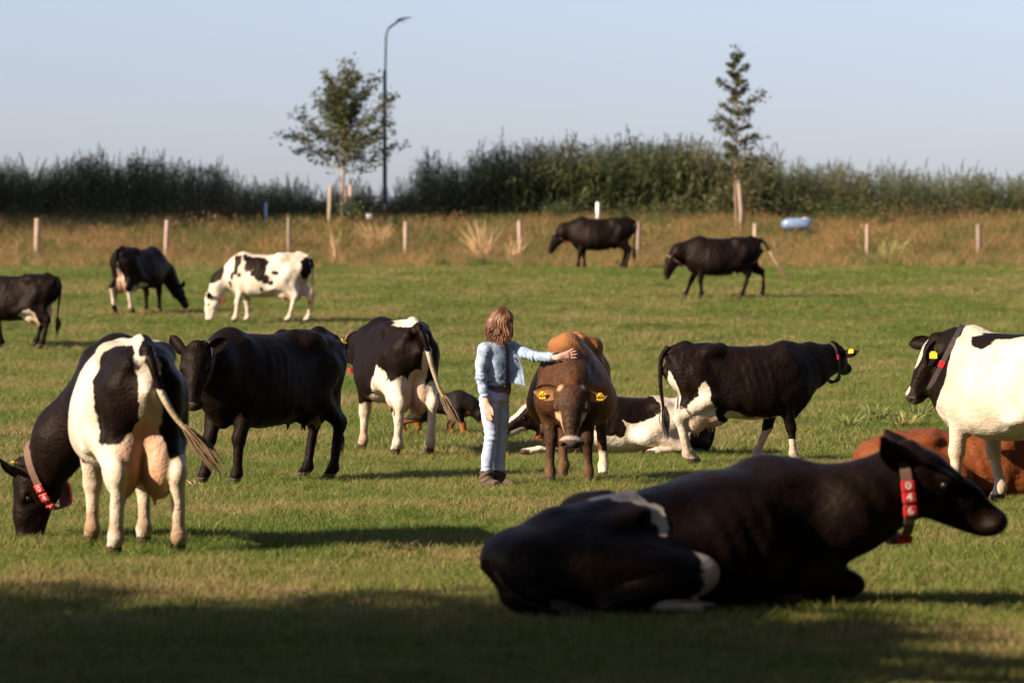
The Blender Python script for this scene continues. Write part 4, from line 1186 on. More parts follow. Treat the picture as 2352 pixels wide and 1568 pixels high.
for i in range(9):  # unseen row added to darken the cows' right sides by hiding sky
    y = 14 + 11.5 * i; x = 22 + 0.13 * y + 1.5 * math.sin(i * 1.7)
    shade_tree((x, y, float(ground(x, y))), 15 + 2 * math.sin(i * 2.3), 4.6, 170 + i, z0=0.9, n=4200, where='added along the right side to block sky light')

# ------------------------------------------------------------------ fence, stakes, marker posts, lamp, trough
M['post'] = plain('weathered_wood', (0.33, 0.235, 0.175), rough=0.9, var=0.4, scale=6, bump=0.8, bscale=35)
M['post2'] = plain('tarred_wood', (0.22, 0.16, 0.125), rough=0.9, var=0.45, scale=6, bump=0.8, bscale=35)
M['wire'] = plain('galvanised_wire', (0.10, 0.095, 0.09), rough=0.5, var=0.2, metal=0.6, bump=0)
fence = empty("wire_fence", spot(1195, 600)); props(fence, "wire fence on round wooden posts along the rough verge", "fence")
fpos = []
for i, (u, vt, vb, rd) in enumerate([(-205, 500, 597, .075), (84, 503, 598, .085), (381, 507, 589, .075), (663, 501, 590, .055), (932, 511, 601, .07), (1195, 509, 602, .07), (1466, 513, 603, .07), (1735, 515, 603, .075), (1992, 517, 605, .06), (2249, 517, 605, .08), (2520, 517, 605, .07)]):
    b = spot(u, 598.0); sc = 9800 / b[1]; hh = (vb - vt) / sc + .02; rr = random.Random(i)
    z0 = EYE - (vb - HOR) / sc
    fpos.append((b[0], b[1], z0, hh))
    g = Geo(); n = 12; lx, ly = rr.gauss(0, .02), rr.gauss(0, .02)
    g.tube([(0, 0, -.35), (0, 0, 0), (lx * .5, ly * .5, hh * .5), (lx, ly, hh - .02), (lx, ly, hh)], [rd, rd, rd * .97, rd * .95, rd * .82], n)
    o = g.build("post", M['post'] if i % 3 else M['post2'], fence, smooth=True); o.location = Vector((b[0], b[1], z0)) - fence.location
for q in (0.55, 0.92):
    g = Geo()
    for a, b in zip(fpos[:-1], fpos[1:]):
        A = np.array(a[:3]) + [0, -.07, a[3] * q]; B = np.array(b[:3]) + [0, -.07, b[3] * q]
        g.tube([A, (A + B) / 2 - [0, 0, .03], B], .0022, 4)
    o = g.build("wire", M['wire'], fence); o.location = -fence.location
def stake(label, u, vt, vb, base, rd, mat='post', cat="stake", name="tree_stake", group=None, rock=0.0):
    sc = 9800 / base[1]; hh = (vb - vt) / sc; g = Geo()
    g.tube([(0, 0, -.3), (0, 0, hh * .5), (rock, 0, hh - .015), (rock, 0, hh)], [rd, rd, rd * .96, rd * .8], 12)
    o = g.build(name, M[mat], None); o.location = base; props(o, label, cat, group); return o
G_ = "stakes holding the young trees"
stake("outer stake of the broad tree, apart on its left", 757, 425, 536, spot(757, 536), .065, group=G_, rock=.04)
stake("thin stake close behind the broad tree's trunk", 793, 428, 527, spot(794, 527), .05, group=G_)
stake("thick pale stake on the right of the broad tree's trunk", 806, 425, 533, spot(806, 533), .075, group=G_)
stake("long pale stake in front of the slim conical tree", 1701, 412, 546, spot(1702, 546), .072, group=G_, rock=-.08)
M['white_post'] = plain('white_plastic_post', (0.80, 0.78, 0.74), rough=0.5, var=0.06, bump=0)
M['blue_grey'] = plain('blue_grey_plastic', (0.28, 0.36, 0.48), rough=0.5, var=0.1, bump=0)
stake("short white marker post above the black cow by the fence", 1373, 466, 527, spot(1373, 524), .062, 'white_post', "marker post", "marker_post")
stake("thin blue-grey marker post against the dark reeds", 611, 468, 527, spot(611, 524), .04, 'blue_grey', "marker post", "marker_post")
# a small pale box on a low post in the shrubs
bx = empty("small_box", spot(848, 535)); props(bx, "small white box on a low post behind the staked tree", "box")
g = Geo(); g.tube([(0, 0, -.1), (0, 0, .42)], .025, 8); g.build("post", M['post'], bx)
g = Geo(); g.box((0, 0, .50), (.17, .13, .17), None, .02); g.build("case", M['white_post'], bx)
g = Geo(); g.box((0, 0, .60), (.21, .17, .025), None, .008); g.build("lid", M['white_post'], bx)

M['lamp_paint'] = plain('dark_paint', (0.018, 0.020, 0.026), rough=0.35, var=0.2, scale=8, spec=0.4, bump=0.05)
M['galv'] = plain('galvanised_steel', (0.20, 0.19, 0.20), rough=0.45, var=0.2, metal=0.5, bump=0.05)
lx = (884 - 1176) / 9800 * 141.0
lamp = empty("street_lamp", (lx, 141.0, float(ground(lx, 141.0)))); props(lamp, "tall dark street lamp with curved arm, standing before the reeds", "street lamp")
sL = 9800 / 141.0; zr = lambda v: EYE - (v - HOR) / sL - float(ground(lx, 141.0))
g = Geo(); g.tube([(0, 0, -.2), (0, 0, .9), (0, 0, .95), (0, 0, zr(166)), (0.01, 0, zr(162))], [.085, .085, .075, .062, .045], 14); g.build("pole", M['lamp_paint'], lamp)
g = Geo(); g.box((0, -.083, .55), (.09, .012, .32), None, .004); g.build("service_hatch", M['galv'], lamp)
arc = [(0.02, 0, zr(164)), (0.035, 0, zr(110)), (0.045, 0, zr(85)), (0.10, 0, zr(70)), (0.22, 0, zr(61)), (0.42, 0, zr(52))]
_, _, path, _ = tube_vf(np.array(arc, float), [.04] * 6)
g = Geo(); g.tube(path, .036, 10); g.build("arm", M['galv'], lamp)
v = []
for x_, w_, z_, t_ in ((0.36, .05, zr(54.5), .05), (.42, .10, zr(50), .075), (.52, .12, zr(47), .065), (.72, .09, zr(43), .035), (.90, .03, zr(41), .012)):
    for a in range(10):
        th = 6.283 * a / 10; v.append((x_, w_ * math.cos(th), z_ + t_ * (math.sin(th) if math.sin(th) > 0 else .5 * math.sin(th))))
f = [(i * 10 + a, i * 10 + (a + 1) % 10, i * 10 + 10 + (a + 1) % 10, i * 10 + 10 + a) for i in range(4) for a in range(10)] + [tuple(range(10))[::-1], tuple(range(40, 50))]
hd_ = obj("lamp_head", mesh_from("lamp_head", np.array(v), f), M['lamp_paint'], lamp)
g = Geo(); g.box((.58, 0, zr(47.5) - .045), (.24, .13, .012), None, .004); g.build("lens", M['white_post'], hd_)

# pale blue trough on a dark frame
tb = spot(1830, 545); sT = 9800 / tb[1]
M['pale_blue'] = plain('pale_blue_plastic', (0.17, 0.24, 0.38), rough=0.35, var=0.18, scale=6, spec=0.5, bump=0.1, bscale=20)
tr = empty("water_trough", tb); props(tr, "pale blue rounded water trough raised on a dark frame", "water trough")
w2 = 36 / sT; z0 = (545 - 527) / sT; z1 = (545 - 500) / sT
v, f = [], []
nU, nV = 20, 12
for j in range(nV + 1):
    q = j / nV; ph = math.pi * (q - .5); zz = (z0 + z1) / 2 + (z1 - z0) / 2 * np.sign(math.sin(ph)) * abs(math.sin(ph)) ** .75; rr_ = abs(math.cos(ph)) ** .45
    for i in range(nU):
        th = 6.283 * i / nU; c_, s_ = math.cos(th), math.sin(th)
        v.append((w2 * rr_ * np.sign(c_) * abs(c_) ** .55 + .05 * (q - .5), .34 * rr_ * np.sign(s_) * abs(s_) ** .6, zz))
for j in range(nV):
    for i in range(nU):
        k = (i + 1) % nU; f.append((j * nU + i, j * nU + k, (j + 1) * nU + k, (j + 1) * nU + i))
obj("tank", mesh_from("tank", np.array(v), f), M['pale_blue'], tr)
g = Geo(); g.tube([(w2 * .55, -.05, z1 - .02), (w2 * .55, -.05, z1 + .012)], .11, 14); g.build("filler_cap", M['white_post'], tr)
for sx in (-1, 1):
    g = Geo()
    for sy in (-1, 1): g.tube([(sx * w2 * .6, sy * .25, -.05), (sx * w2 * .6, sy * .22, z0 + .03)], .03, 8)
    g.box((sx * w2 * .6, 0, z0 + .005), (.05, .5, .05)); g.build("leg_frame", M['lamp_paint'], tr)
# ------------------------------------------------------------------ the herd
R = math.radians
class Place:
    """turns picture positions into a cow's own frame"""
    def __init__(s, u, v, heading, scale, zs=1.0):
        s.loc = spot(u, v); s.h = R(heading); s.k = scale; s.zs = zs
        s.fw = np.array([math.cos(s.h), math.sin(s.h), 0]); s.lf = np.array([-math.sin(s.h), math.cos(s.h), 0])
    def pt(s, u, v, dy):
        y = s.loc[1] + dy
        w = np.array([(u - 1176) / 9800 * y, y, EYE - (v - HOR) / 9800 * y]) - s.loc
        return np.array([w @ s.fw, w @ s.lf, w[2] / s.zs]) / s.k
    def vec(s, x, y, z):
        w = np.array([x, y, z], float)
        return np.array([w @ s.fw, w @ s.lf, w[2]])

# 1 grazing, seen from behind, nearest on the left
c = Place(292, 1262, 103, 1.06)
cow("black and white cow grazing with its rump and heavy udder towards us, red numbered collar", c.loc, c.h, c.k, 'white',
    patches=[((-.76, .185, 1.10), (.30, .16, .30), -1), ((-.76, .18, .84), (.17, .12, .14), -1), ((-.66, -.05, 1.42), (.26, .09, .12), -1), ((-.70, -.22, 1.12), (.34, .16, .36), -1), ((-.72, -.2, .80), (.2, .12, .16), -1),
             ((.80, 0, 1.05), (.66, .7, .80), -1), ((1.1, .3, .6), (.8, .8, .9), -1), ((-.02, .05, 1.43), (.13, .10, .10), -1), ((.35, .2, .78), (.17, .3, .22), 1), ((.5, 0, .3), (.25, .5, .40), 1), ((.42, .3, .60), (.06, .1, .08), -1),
             ((-.93, .0, 1.10), (.12, .055, .26), 1), ((-.88, -.01, 1.38), (.16, .075, .10), -1)],
    legs=dict(hl=(0.02, -.02, 0), hr=(.06, .06, 0), fl=(.05, 0, 0), fr=(-.12, 0, 0)),
    head=dict(poll=c.pt(50, 1070, 1.00), nose=c.vec(-.10, -.05, -1), up=c.vec(-1, -.15, 0), size=1.14), neck_mid=c.pt(138, 990, .82),
    tail=[(-.90, -.0, 1.36), (-.97, -.03, 1.26), (-.98, -.09, 1.08), (-1.0, -.18, .92), (-1.02, -.31, .78)], tuft='light', udder=1.34, h=0.0155, uddertone=(.62, .37, .25),
    collar=dict(t=.80, w=.05, slack=.06, tilt=c.vec(-.8, 0, .35), plates=[(1.30, '0'), (1.68, '4'), (2.06, '8')]), tags=[(1, -1, '')],
    muzzle=(.012, .010, .010), ear_dir={1: (.25, .9, -.2), -1: (-.8, .2, -.3)}, dirt=.9)

# 2 black cow standing, facing left and towards us
c = Place(612, 1106, 229, 1.05)
cow("all black cow standing on the left with its face turned towards us", c.loc, c.h, c.k, 'black',
    patches=[((-.86, .12, .72), (.05, .07, .12), 1)],
    legs=dict(fl=(.05, .0, 0), fr=(.10, .03, 0), hl=(.02, 0, 0), hr=(-.06, .03, 0)),
    head=dict(poll=c.pt(452, 795, -.95), nose=c.vec(-.06, -.42, -1), up=c.vec(0, -1, .35), size=1.12, wide=1.15), neck_mid=c.pt(500, 830, -.72),
    tail=[(-.90, 0, 1.35), (-.97, 0, 1.22), (-.95, .02, .95), (-.93, .04, .66), (-.93, .05, .50)], udder=.75, h=0.0165,
    collar=dict(t=.75, w=.04, mat='strap_dark', slack=.02), muzzle=(.05, .035, .03), ear_dir={1: (.72, .1, -.7), -1: (-.72, .1, -.7), 'open': c.vec(-.2, -1, .0), 'W': .10, 'L': .185}, uddertone=(.04, .028, .022))

# 3 black and white, from behind, beside the dog
c = Place(905, 1042, 108, 1.05)
cow("black cow with white legs and pink udder seen from behind beside the dog", c.loc, c.h, c.k, 'black',
    patches=[((-.70, .10, 1.42), (.16, .14, .10), 1), ((-.46, .08, 1.46), (.18, .09, .08), 1), ((-.50, .26, .86), (.16, .10, .24), 1), ((-.44, .30, .72), (.25, .10, .14), 1), ((-.60, .2, .4), (.4, .16, .45), 1), ((-.2, .1, .60), (.34, .22, .10), 1),
             ((-.6, -.2, .4), (.5, .16, .42), 1), ((.5, .2, .26), (.4, .16, .26), 1), ((.5, -.2, .26), (.4, .16, .28), 1), ((-.93, -.08, .85), (.2, .05, .5), 1)],
    legs=dict(hl=(-.02, -.01, 0), hr=(.06, .02, 0), fl=(.04, .02, 0), fr=(-.02, .02, 0)),
    head=dict(poll=c.pt(818, 770, 1.2), nose=c.vec(-.50, .75, -.28), up=(0, 0, 1)),
    tail=[(-.90, 0, 1.36), (-.99, -.05, 1.20), (-.99, -.13, .92), (-.98, -.22, .68), (-1.0, -.30, .54)], tuft='light', udder=1.12,
    collar=dict(t=.80, w=.04, mat='strap', plates=[(1.9, '')]), tags=[(1, -1, '')])

# 4 brown cow being stroked
c = Place(1314, 1112, 265, 0.985)
def jersey(AV, T, blend, owner, hm, key):
    x, y, z = AV.T
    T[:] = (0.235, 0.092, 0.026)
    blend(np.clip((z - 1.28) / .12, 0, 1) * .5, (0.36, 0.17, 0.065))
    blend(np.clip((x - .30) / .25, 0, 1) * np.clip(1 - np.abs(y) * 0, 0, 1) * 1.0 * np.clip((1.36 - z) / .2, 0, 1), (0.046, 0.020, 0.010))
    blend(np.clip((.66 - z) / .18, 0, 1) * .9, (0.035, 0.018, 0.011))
    blend(np.clip((x - .62) / .15, 0, 1) * .5, (0.17, 0.075, 0.032))
    blend(np.clip(hm(.12, 0, -.05, .5, .4, .3) * 6, 0, 1) * (owner == 0), (0.060, 0.028, 0.015))
    blend(np.clip(hm(.24, 0, .02, .23, .098, .16) * 3, 0, 1) * (owner == 0), (0.028, 0.015, 0.011))
    blend(np.clip(hm(.14, 0, .06, .10, .085, .12) * 2, 0, 1) * .5 * (owner == 0), (0.08, 0.037, 0.019))
    blend(np.clip(hm(.27, .085, -.11, .17, .05, .10) * 3, 0, 1) * (owner == 0), (0.55, 0.36, 0.20))
    blend(np.clip(hm(.04, .088, -.005, .045, .035, .05) * 2, 0, 1) * .8 * (owner == 0), (0.50, 0.33, 0.19))
    blend(np.clip(hm(-.02, 0, .02, .06, .06, .07) * 3, 0, 1) * (owner == 0), (0.10, 0.040, 0.016))
    blend(np.clip(hm(.468, 0, -.05, .034, .105, .055) * 4, 0, 1) * (owner == 0), (0.38, 0.31, 0.25))
    blend((owner == 1) | (owner == 2), (0.26, 0.13, 0.06))
    K = key['hl']; dd = np.linalg.norm(AV[:, :2] - K[3][:2], axis=1)
    blend(np.clip((.30 - z) / .06, 0, 1) * (dd < .25), (0.66, 0.55, 0.42))
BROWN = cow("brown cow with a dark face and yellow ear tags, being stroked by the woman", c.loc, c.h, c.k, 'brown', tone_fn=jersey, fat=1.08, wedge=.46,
    legs=dict(fl=(.02, .035, 0), fr=(.05, .0, 0), hl=(.05, .07, 0), hr=(0, -.05, 0)),
    head=dict(poll=c.pt(1313, 883, -.98), nose=c.vec(.0, -.52, -.9), up=c.vec(0.05, -.9, .5), size=1.2, wide=1.3), neck_mid=c.pt(1316, 868, -.80),
    udder=.7, tags=[(1, 1, '4574'), (-1, 1, '4574')], muzzle=(.075, .062, .06), h=0.0155, ear_dir={1: (1, -.1, .05), -1: (-1, -.15, .0), 'open': c.vec(0, -1, -.15), 'W': .125, 'L': .19}, dirt=.3)

# 5 black cow standing on the right with a white hind leg
c = Place(1708, 1069, 9, 0.90)
cow("black cow with a white hind leg and full udder standing sideways, head turned away", c.loc, c.h, c.k, 'black',
    patches=[((-.86, -.09, .78), (.10, .09, .30), 1), ((-.55, -.27, .82), (.10, .08, .20), 1), ((-.56, -.26, .68), (.16, .08, .16), 1), ((-.72, -.19, .42), (.22, .11, .30), 1), ((-.74, -.19, .22), (.26, .12, .30), 1), ((-.7, .19, .25), (.3, .12, .2), 1),
             ((-.22, -.05, .60), (.30, .18, .10), 1), ((-.5, -.02, .62), (.34, .20, .24), 1), ((.12, 0, .54), (.45, .2, .04), 1)],
    white_feet=[('fl', .40), ('fr', .30)],
    legs=dict(hr=(.0, .0, 0), hl=(.10, .0, 0), fl=(-.30, .0, 0), fr=(.06, 0, 0)),
    head=dict(poll=c.pt(1914, 793, .45), nose=c.vec(.35, .85, -.40), up=(0, 0, 1), size=1.1),
    tail=[(-.90, 0, 1.37), (-.99, -.02, 1.25), (-1.0, -.02, .95), (-.97, -.02, .70), (-.95, -.02, .56)], udder=1.34, uddertone=(.68, .55, .44), h=0.0165,
    collar=dict(t=.78, w=.03, mat='strap_dark', slack=.05, bmat='strap_dark', plates=[(-1.6, '')]), tags=[(-1, -1, '')], ear_dir={-1: (-.95, -.05, .1)})

# 6 white cow cut by the right edge
c = Place(2338, 1163, 134, 1.06)
cow("mostly white cow with a black stripe on its back, cut off by the right edge", c.loc, c.h, c.k, 'white',
    patches=[((-.02, .06, 1.43), (.36, .11, .12), -1), ((.20, .16, 1.33), (.14, .09, .11), -1), ((.95, .16, 1.12), (.14, .22, .40), -1), ((.80, .2, .78), (.10, .14, .2), -1), ((1.35, .2, 1.25), (.3, .4, .25), -1)],
    legs=dict(fl=(-.02, .04, 0), fr=(-.14, .06, 0)),
    head=dict(poll=c.pt(2146, 778, .45), nose=c.vec(-.25, -.05, -.46), up=c.vec(-.8, -.15, .5), marks=[(.2, .0, .5, .3, .3, -1), (.17, .06, .15, .035, .06, 1), (.46, .0, .05, .03, .05, 1)], size=1.06),
    udder=.9, h=0.0155, collar=dict(t=.70, w=.04, mat='strap_dark', slack=.02, plates=[(1.95, '')], bmat=''), tags=[(1, 1, '')], muzzle=(.03, .024, .024), ear_dir={('w', 1): c.vec(-.45, -.45, -.6), ('w', -1): c.vec(-.85, .3, .1), 'open': c.vec(-.3, -1, .3)})

# 7 black cow lying in front
c = Place(1552, 1406, 29, 1.24, .80)
cow("large black cow lying in the foreground, red numbered collar, white flash on its hip", c.loc, c.h, c.k, 'black', lie=dict(side=-1, lean=.05, hoof=.10, drop=.23), zs=.80,
    patches=[((-.40, -.05, .85), (.10, .07, .10), 1), ((-.35, -.12, .82), (.075, .08, .09), 1), ((-.31, -.20, .76), (.055, .07, .10), 1), ((-.27, -.25, .68), (.05, .08, .10), 1), ((-.245, -.29, .59), (.03, .08, .09), 1), ((-.15, -.48, .26), (.10, .17, .17), 1), ((-.12, -.54, .10), (.15, .2, .12), 1), ((-.30, -.56, .06), (.14, .1, .05), 1), ((-.95, -.1, .1), (.1, .1, .1), -1)],
    head=dict(poll=c.pt(2088, 1034, .30), nose=c.vec(.95, .10, -.74), up=(0, 0, 1), size=1.22, neckfat=1.27, wide=1.15), neck_mid=c.pt(1950, 1150, .22),
    tail=[(-.80, -.02, .72), (-.94, -.05, .55), (-.98, -.12, .36), (-.93, -.28, .15), (-.78, -.44, .05)], udder=.8, h=0.016,
    collar=dict(t=.78, w=.050, slack=.06, tilt=(.1, 0, -.40), plates=[(-1.35, '0'), (-1.70, '4'), (-2.05, '6')]), ear_dir={-1: (-.62, .0, -.85), 1: (.75, .35, -.4), 'L': .23, 'W': .12}, muzzle=(.012, .010, .010))

# 8 reddish-brown cow lying behind the white one
c = Place(2222, 1146, 8, 1.0)
def redbrown(AV, T, blend, owner, hm, key):
    T[:] = (0.165, 0.047, 0.015)
    blend(np.clip(vnoise(AV, 3, 2), 0, 1) * .5, (0.12, 0.032, 0.011))
cow("reddish-brown cow lying down behind the white cow's legs", c.loc, c.h, c.k, 'brown', lie=dict(side=-1, lean=.05, drop=.08), tone_fn=redbrown,
    head=dict(poll=(1.22, .05, .92), nose=(.9, 0, -.5), up=(0, 0, 1)), udder=.6, h=0.02, zs=.82)

# 9 black and white cow lying behind the brown one
c = Place(1432, 1046, 184, 1.0)
cow("black and white cow lying down behind the brown cow, looking left past the woman", c.loc, c.h, c.k, 'white', lie=dict(side=1, lean=.06, front_out=1, drop=.08),
    patches=[((-.02, .10, .68), (.40, .5, .23), -1), ((.20, .40, .46), (.15, .3, .18), -1), ((.08, .45, .38), (.07, .3, .12), -1), ((.80, .1, .55), (.30, .5, .50), -1), ((.62, .42, .12), (.07, .1, .08), -1), ((.50, .42, .22), (.05, .1, .1), -1), ((-.85, .2, .3), (.22, .4, .30), -1), ((-.80, .5, .14), (.12, .15, .14), -1),
             ((.45, 0, .84), (.12, .2, .08), 1), ((-.41, -.24, .82), (.09, .1, .08), 1)],
    head=dict(poll=c.pt(1222, 905, -.10), nose=c.vec(-.80, -.15, -.70), up=c.vec(-.6, -.2, .6), marks=[(.25, -.1, .4, .3, .25, -1), (.15, .03, .3, .06, .07, 1), (.40, -.15, .2, .1, .06, 1)], size=1.05),
    udder=.8, h=0.0175, zs=.83, collar=dict(t=.60, w=.05, slack=.08), muzzle=(.42, .25, .2))

# the five farther off
c = Place(30, 800, 163, 1.0)
cow("black cow with a white udder walking out at the left edge", c.loc, c.h, c.k, 'black', patches=[((-.40, .2, .66), (.22, .14, .20), 1), ((-.9, 0, .75), (.08, .05, .12), 1)],
    legs=dict(hl=(.02, 0, 0), hr=(.30, 0, .05), fl=(.1, 0, 0), fr=(-.2, 0, 0)), head=dict(poll=(1.25, 0, 1.30), nose=(.8, 0, -.6)), udder=1.0, h=0.022)
c = Place(322, 721, 62, 1.02)
cow("black cow grazing far off by the fence, pink udder towards us", c.loc, c.h, c.k, 'black', patches=[((-.25, -.1, .62), (.25, .2, .12), 1), ((-.9, 0, .82), (.12, .05, .35), 1), ((-.70, .2, .35), (.3, .12, .20), 1)],
    white_feet=[('hr', .45), ('fr', .12)], legs=dict(hl=(0, .02, 0), hr=(.03, .02, 0)), head=dict(poll=(1.38, -.10, .62), nose=(.35, -.35, -1), up=(1, -.2, .3)), neck_mid=(1.02, -.05, .90), udder=1.15, h=0.022)
c = Place(612, 744, 164, 1.05)
cow("white cow with black blotches on its side, grazing in front of the fence", c.loc, c.h, c.k, 'white',
    patches=[((.10, .25, 1.22), (.22, .25, .16), -1), ((.02, .30, 1.05), (.16, .2, .20), -1), ((-.12, .30, .90), (.10, .2, .10), -1), ((.28, .25, 1.20), (.09, .2, .20), -1), ((.50, .2, 1.18), (.06, .2, .18), -1), ((.38, .25, 1.30), (.05, .2, .06), -1), ((-.86, .1, 1.08), (.12, .16, .26), -1),
             ((1.0, 0, .98), (.22, .3, .22), -1), ((.68, .1, .80), (.06, .2, .10), -1), ((.20, .3, 1.02), (.05, .2, .07), -1), ((-.22, .3, .80), (.05, .2, .06), -1), ((-.30, .3, 1.0), (.05, .2, .04), -1), ((.42, .3, 1.0), (.04, .2, .07), -1), ((.60, .2, .98), (.05, .2, .12), -1), ((-.02, .35, .72), (.04, .2, .04), -1), ((.56, .2, 1.3), (.04, .2, .10), -1)],
    legs=dict(fl=(.10, 0, 0), fr=(-.04, 0, 0), hl=(.16, 0, 0), hr=(-.12, 0, 0)), head=dict(poll=(1.25, .02, .58), nose=(.10, .1, -1), up=(1, .1, .1)), neck_mid=(1.0, .02, .88), udder=1.0, h=0.021, ragged=.075,
    collar=dict(t=.85, w=.035, mat='strap'), tail=[(-.90, 0, 1.36), (-.98, -.01, 1.2), (-.97, -.02, .9), (-.95, -.03, .62), (-.94, -.03, .48)], tuft='light', dirt=.3)
c = Place(1378, 619, 176, 1.0)
cow("black cow standing with lowered head right against the fence", c.loc, c.h, c.k, 'black', legs=dict(fl=(.08, 0, 0), fr=(-.08, 0, 0), hl=(.0, 0, 0), hr=(.12, 0, 0)),
    head=dict(poll=(1.22, .02, .98), nose=(.42, .1, -.9), up=(.9, 0, .45)), neck_mid=(.98, 0, 1.10), udder=.6, h=0.022, fat=1.15, collar=dict(t=.8, w=.035, mat='strap_dark'))
c = Place(1655, 688, 181, 1.02)
cow("black cow walking left across the far pasture with its tail swung out", c.loc, c.h, c.k, 'black', legs=dict(fl=(-.05, 0, 0), fr=(.28, 0, 0), hl=(.22, 0, .0), hr=(-.28, 0, .02)),
    head=dict(poll=(1.20, .05, .98), nose=(.30, .22, -.95), up=(.95, .1, .3), size=1.05), neck_mid=(.98, .03, 1.10), udder=.5, h=0.022, fat=1.15, collar=dict(t=.85, w=.035, mat='strap'), tags=[(1, 1, ''), (-1, 1, '')],
    tail=[(-.90, 0, 1.36), (-1.02, 0, 1.28), (-1.15, .02, 1.05), (-1.30, .03, .80), (-1.40, .03, .68)], tuft='light')
# ------------------------------------------------------------------ the woman
def cloth(name, c0, c1, seam=None, scale=9.0, rough=0.85, weave=260.0, bump=0.5, stretch=(1, 1, 1)):
    m, nt, p = new_mat(name); L = nt.links.new
    tc = N(nt, 'ShaderNodeTexCoord'); mp = N(nt, 'ShaderNodeMapping'); mp.inputs['Scale'].default_value = stretch; L(tc.outputs['Object'], mp.inputs[0])
    n1 = N(nt, 'ShaderNodeTexNoise', Scale=scale, Detail=6.0, Roughness=0.65); L(mp.outputs[0], n1.inputs['Vector'])
    r = N(nt, 'ShaderNodeValToRGB'); L(n1.outputs['Fac'], r.inputs[0]); e = r.color_ramp.elements
    e[0].position, e[0].color = 0.35, c0 + (1,); e[1].position, e[1].color = 0.62, c1 + (1,)
    at = N(nt, 'ShaderNodeAttribute', attribute_name='seam')
    mx = N(nt, 'ShaderNodeMix', data_type='RGBA'); mx.inputs[7].default_value = (seam or c0) + (1,)
    L(at.outputs['Fac'], mx.inputs[0]); L(r.outputs[0], mx.inputs[6]); L(mx.outputs[2], p.inputs['Base Color'])
    p.inputs['Roughness'].default_value = rough; p.inputs['Specular IOR Level'].default_value = 0.15
    n2 = N(nt, 'ShaderNodeTexNoise', Scale=weave, Detail=2.0); L(tc.outputs['Object'], n2.inputs['Vector'])
    n3 = N(nt, 'ShaderNodeTexNoise', Scale=26.0, Detail=4.0); L(mp.outputs[0], n3.inputs['Vector'])
    ad = N(nt, 'ShaderNodeMath', operation='MULTIPLY_ADD', i1=3.0); L(n3.outputs['Fac'], ad.inputs[0]); L(n2.outputs['Fac'], ad.inputs[2])
    b = N(nt, 'ShaderNodeBump', Strength=bump, Distance=0.006); L(ad.outputs[0], b.inputs['Height']); L(b.outputs['Normal'], p.inputs['Normal'])
    return m
M['skin'] = plain('skin', (0.56, 0.31, 0.225), rough=0.5, var=0.12, scale=18, spec=0.35, bump=0.1)
M['denim'] = cloth('pale_denim', (0.15, 0.23, 0.37), (0.40, 0.48, 0.56), seam=(0.14, 0.20, 0.30), scale=13)
M['jeans'] = cloth('washed_jeans', (0.33, 0.40, 0.58), (0.47, 0.54, 0.70), seam=(0.25, 0.30, 0.44), scale=6)
M['knit'] = cloth('dark_knit', (0.055, 0.035, 0.05), (0.15, 0.105, 0.115), seam=(0.30, 0.19, 0.19), scale=60, weave=160, bump=1.0)
M['suede'] = cloth('brown_suede', (0.06, 0.042, 0.032), (0.115, 0.08, 0.06), seam=(0.05, 0.035, 0.025), scale=14)
def hair_material():
    m, nt, p = new_mat('auburn_hair'); L = nt.links.new
    geo = N(nt, 'ShaderNodeNewGeometry'); at = N(nt, 'ShaderNodeAttribute', attribute_name='light')
    r = N(nt, 'ShaderNodeValToRGB'); e = r.color_ramp.elements
    e[0].position, e[0].color = 0.0, (0.075, 0.024, 0.010, 1); e[1].position, e[1].color = 1.0, (0.46, 0.24, 0.10, 1)
    e.new(0.5).color = (0.15, 0.052, 0.019, 1)
    ad = N(nt, 'ShaderNodeMath', operation='MULTIPLY_ADD', i1=0.45); L(geo.outputs['Random Per Island'], ad.inputs[0])
    sb = N(nt, 'ShaderNodeMath', operation='SUBTRACT', i1=0.1); L(at.outputs['Fac'], sb.inputs[0]); L(sb.outputs[0], ad.inputs[2])
    L(ad.outputs[0], r.inputs[0]); L(r.outputs[0], p.inputs['Base Color'])
    p.inputs['Roughness'].default_value = 0.42; p.inputs['Specular IOR Level'].default_value = 0.45
    return m
M['hair'] = hair_material()

WB = spot(1133, 1118)
wr = empty("person", WB, 0, .975); props(wr, "woman in pale denim jacket and jeans reaching out to stroke the brown cow", "person")
Fw = norm([.76, -.65, 0]); Rw = np.array([Fw[1], -Fw[0], 0])          # facing, her right (towards the camera, left in the picture)
Zw = np.array([0, 0, 1.0])
AX = np.array([Rw, Fw, Zw])
# where her palm meets the brown cow
from mathutils.bvhtree import BVHTree
jb = [o for o in BROWN.children if o.name.startswith("body")][0]
mw = Matrix.Translation(BROWN.location) @ Matrix.Rotation(BROWN.rotation_euler[2], 4, 'Z') @ Matrix.Diagonal((*BROWN.scale, 1))
bvh = BVHTree.FromPolygons([mw @ v.co for v in jb.data.vertices], [tuple(p.vertices) for p in jb.data.polygons])
def touch(x, z):
    h = bvh.ray_cast(Vector((WB[0] + x * .975, WB[1] - 3, WB[2] + z * .975)), Vector((0, 1, 0)))
    return (h[0][1] - WB[1]) / .975 if h[0] is not None else 0.15
hx = [(0.655, 1.268), (0.715, 1.285), (0.775, 1.30)]
hy = [touch(*q) for q in hx]
print("palm depth", hy)

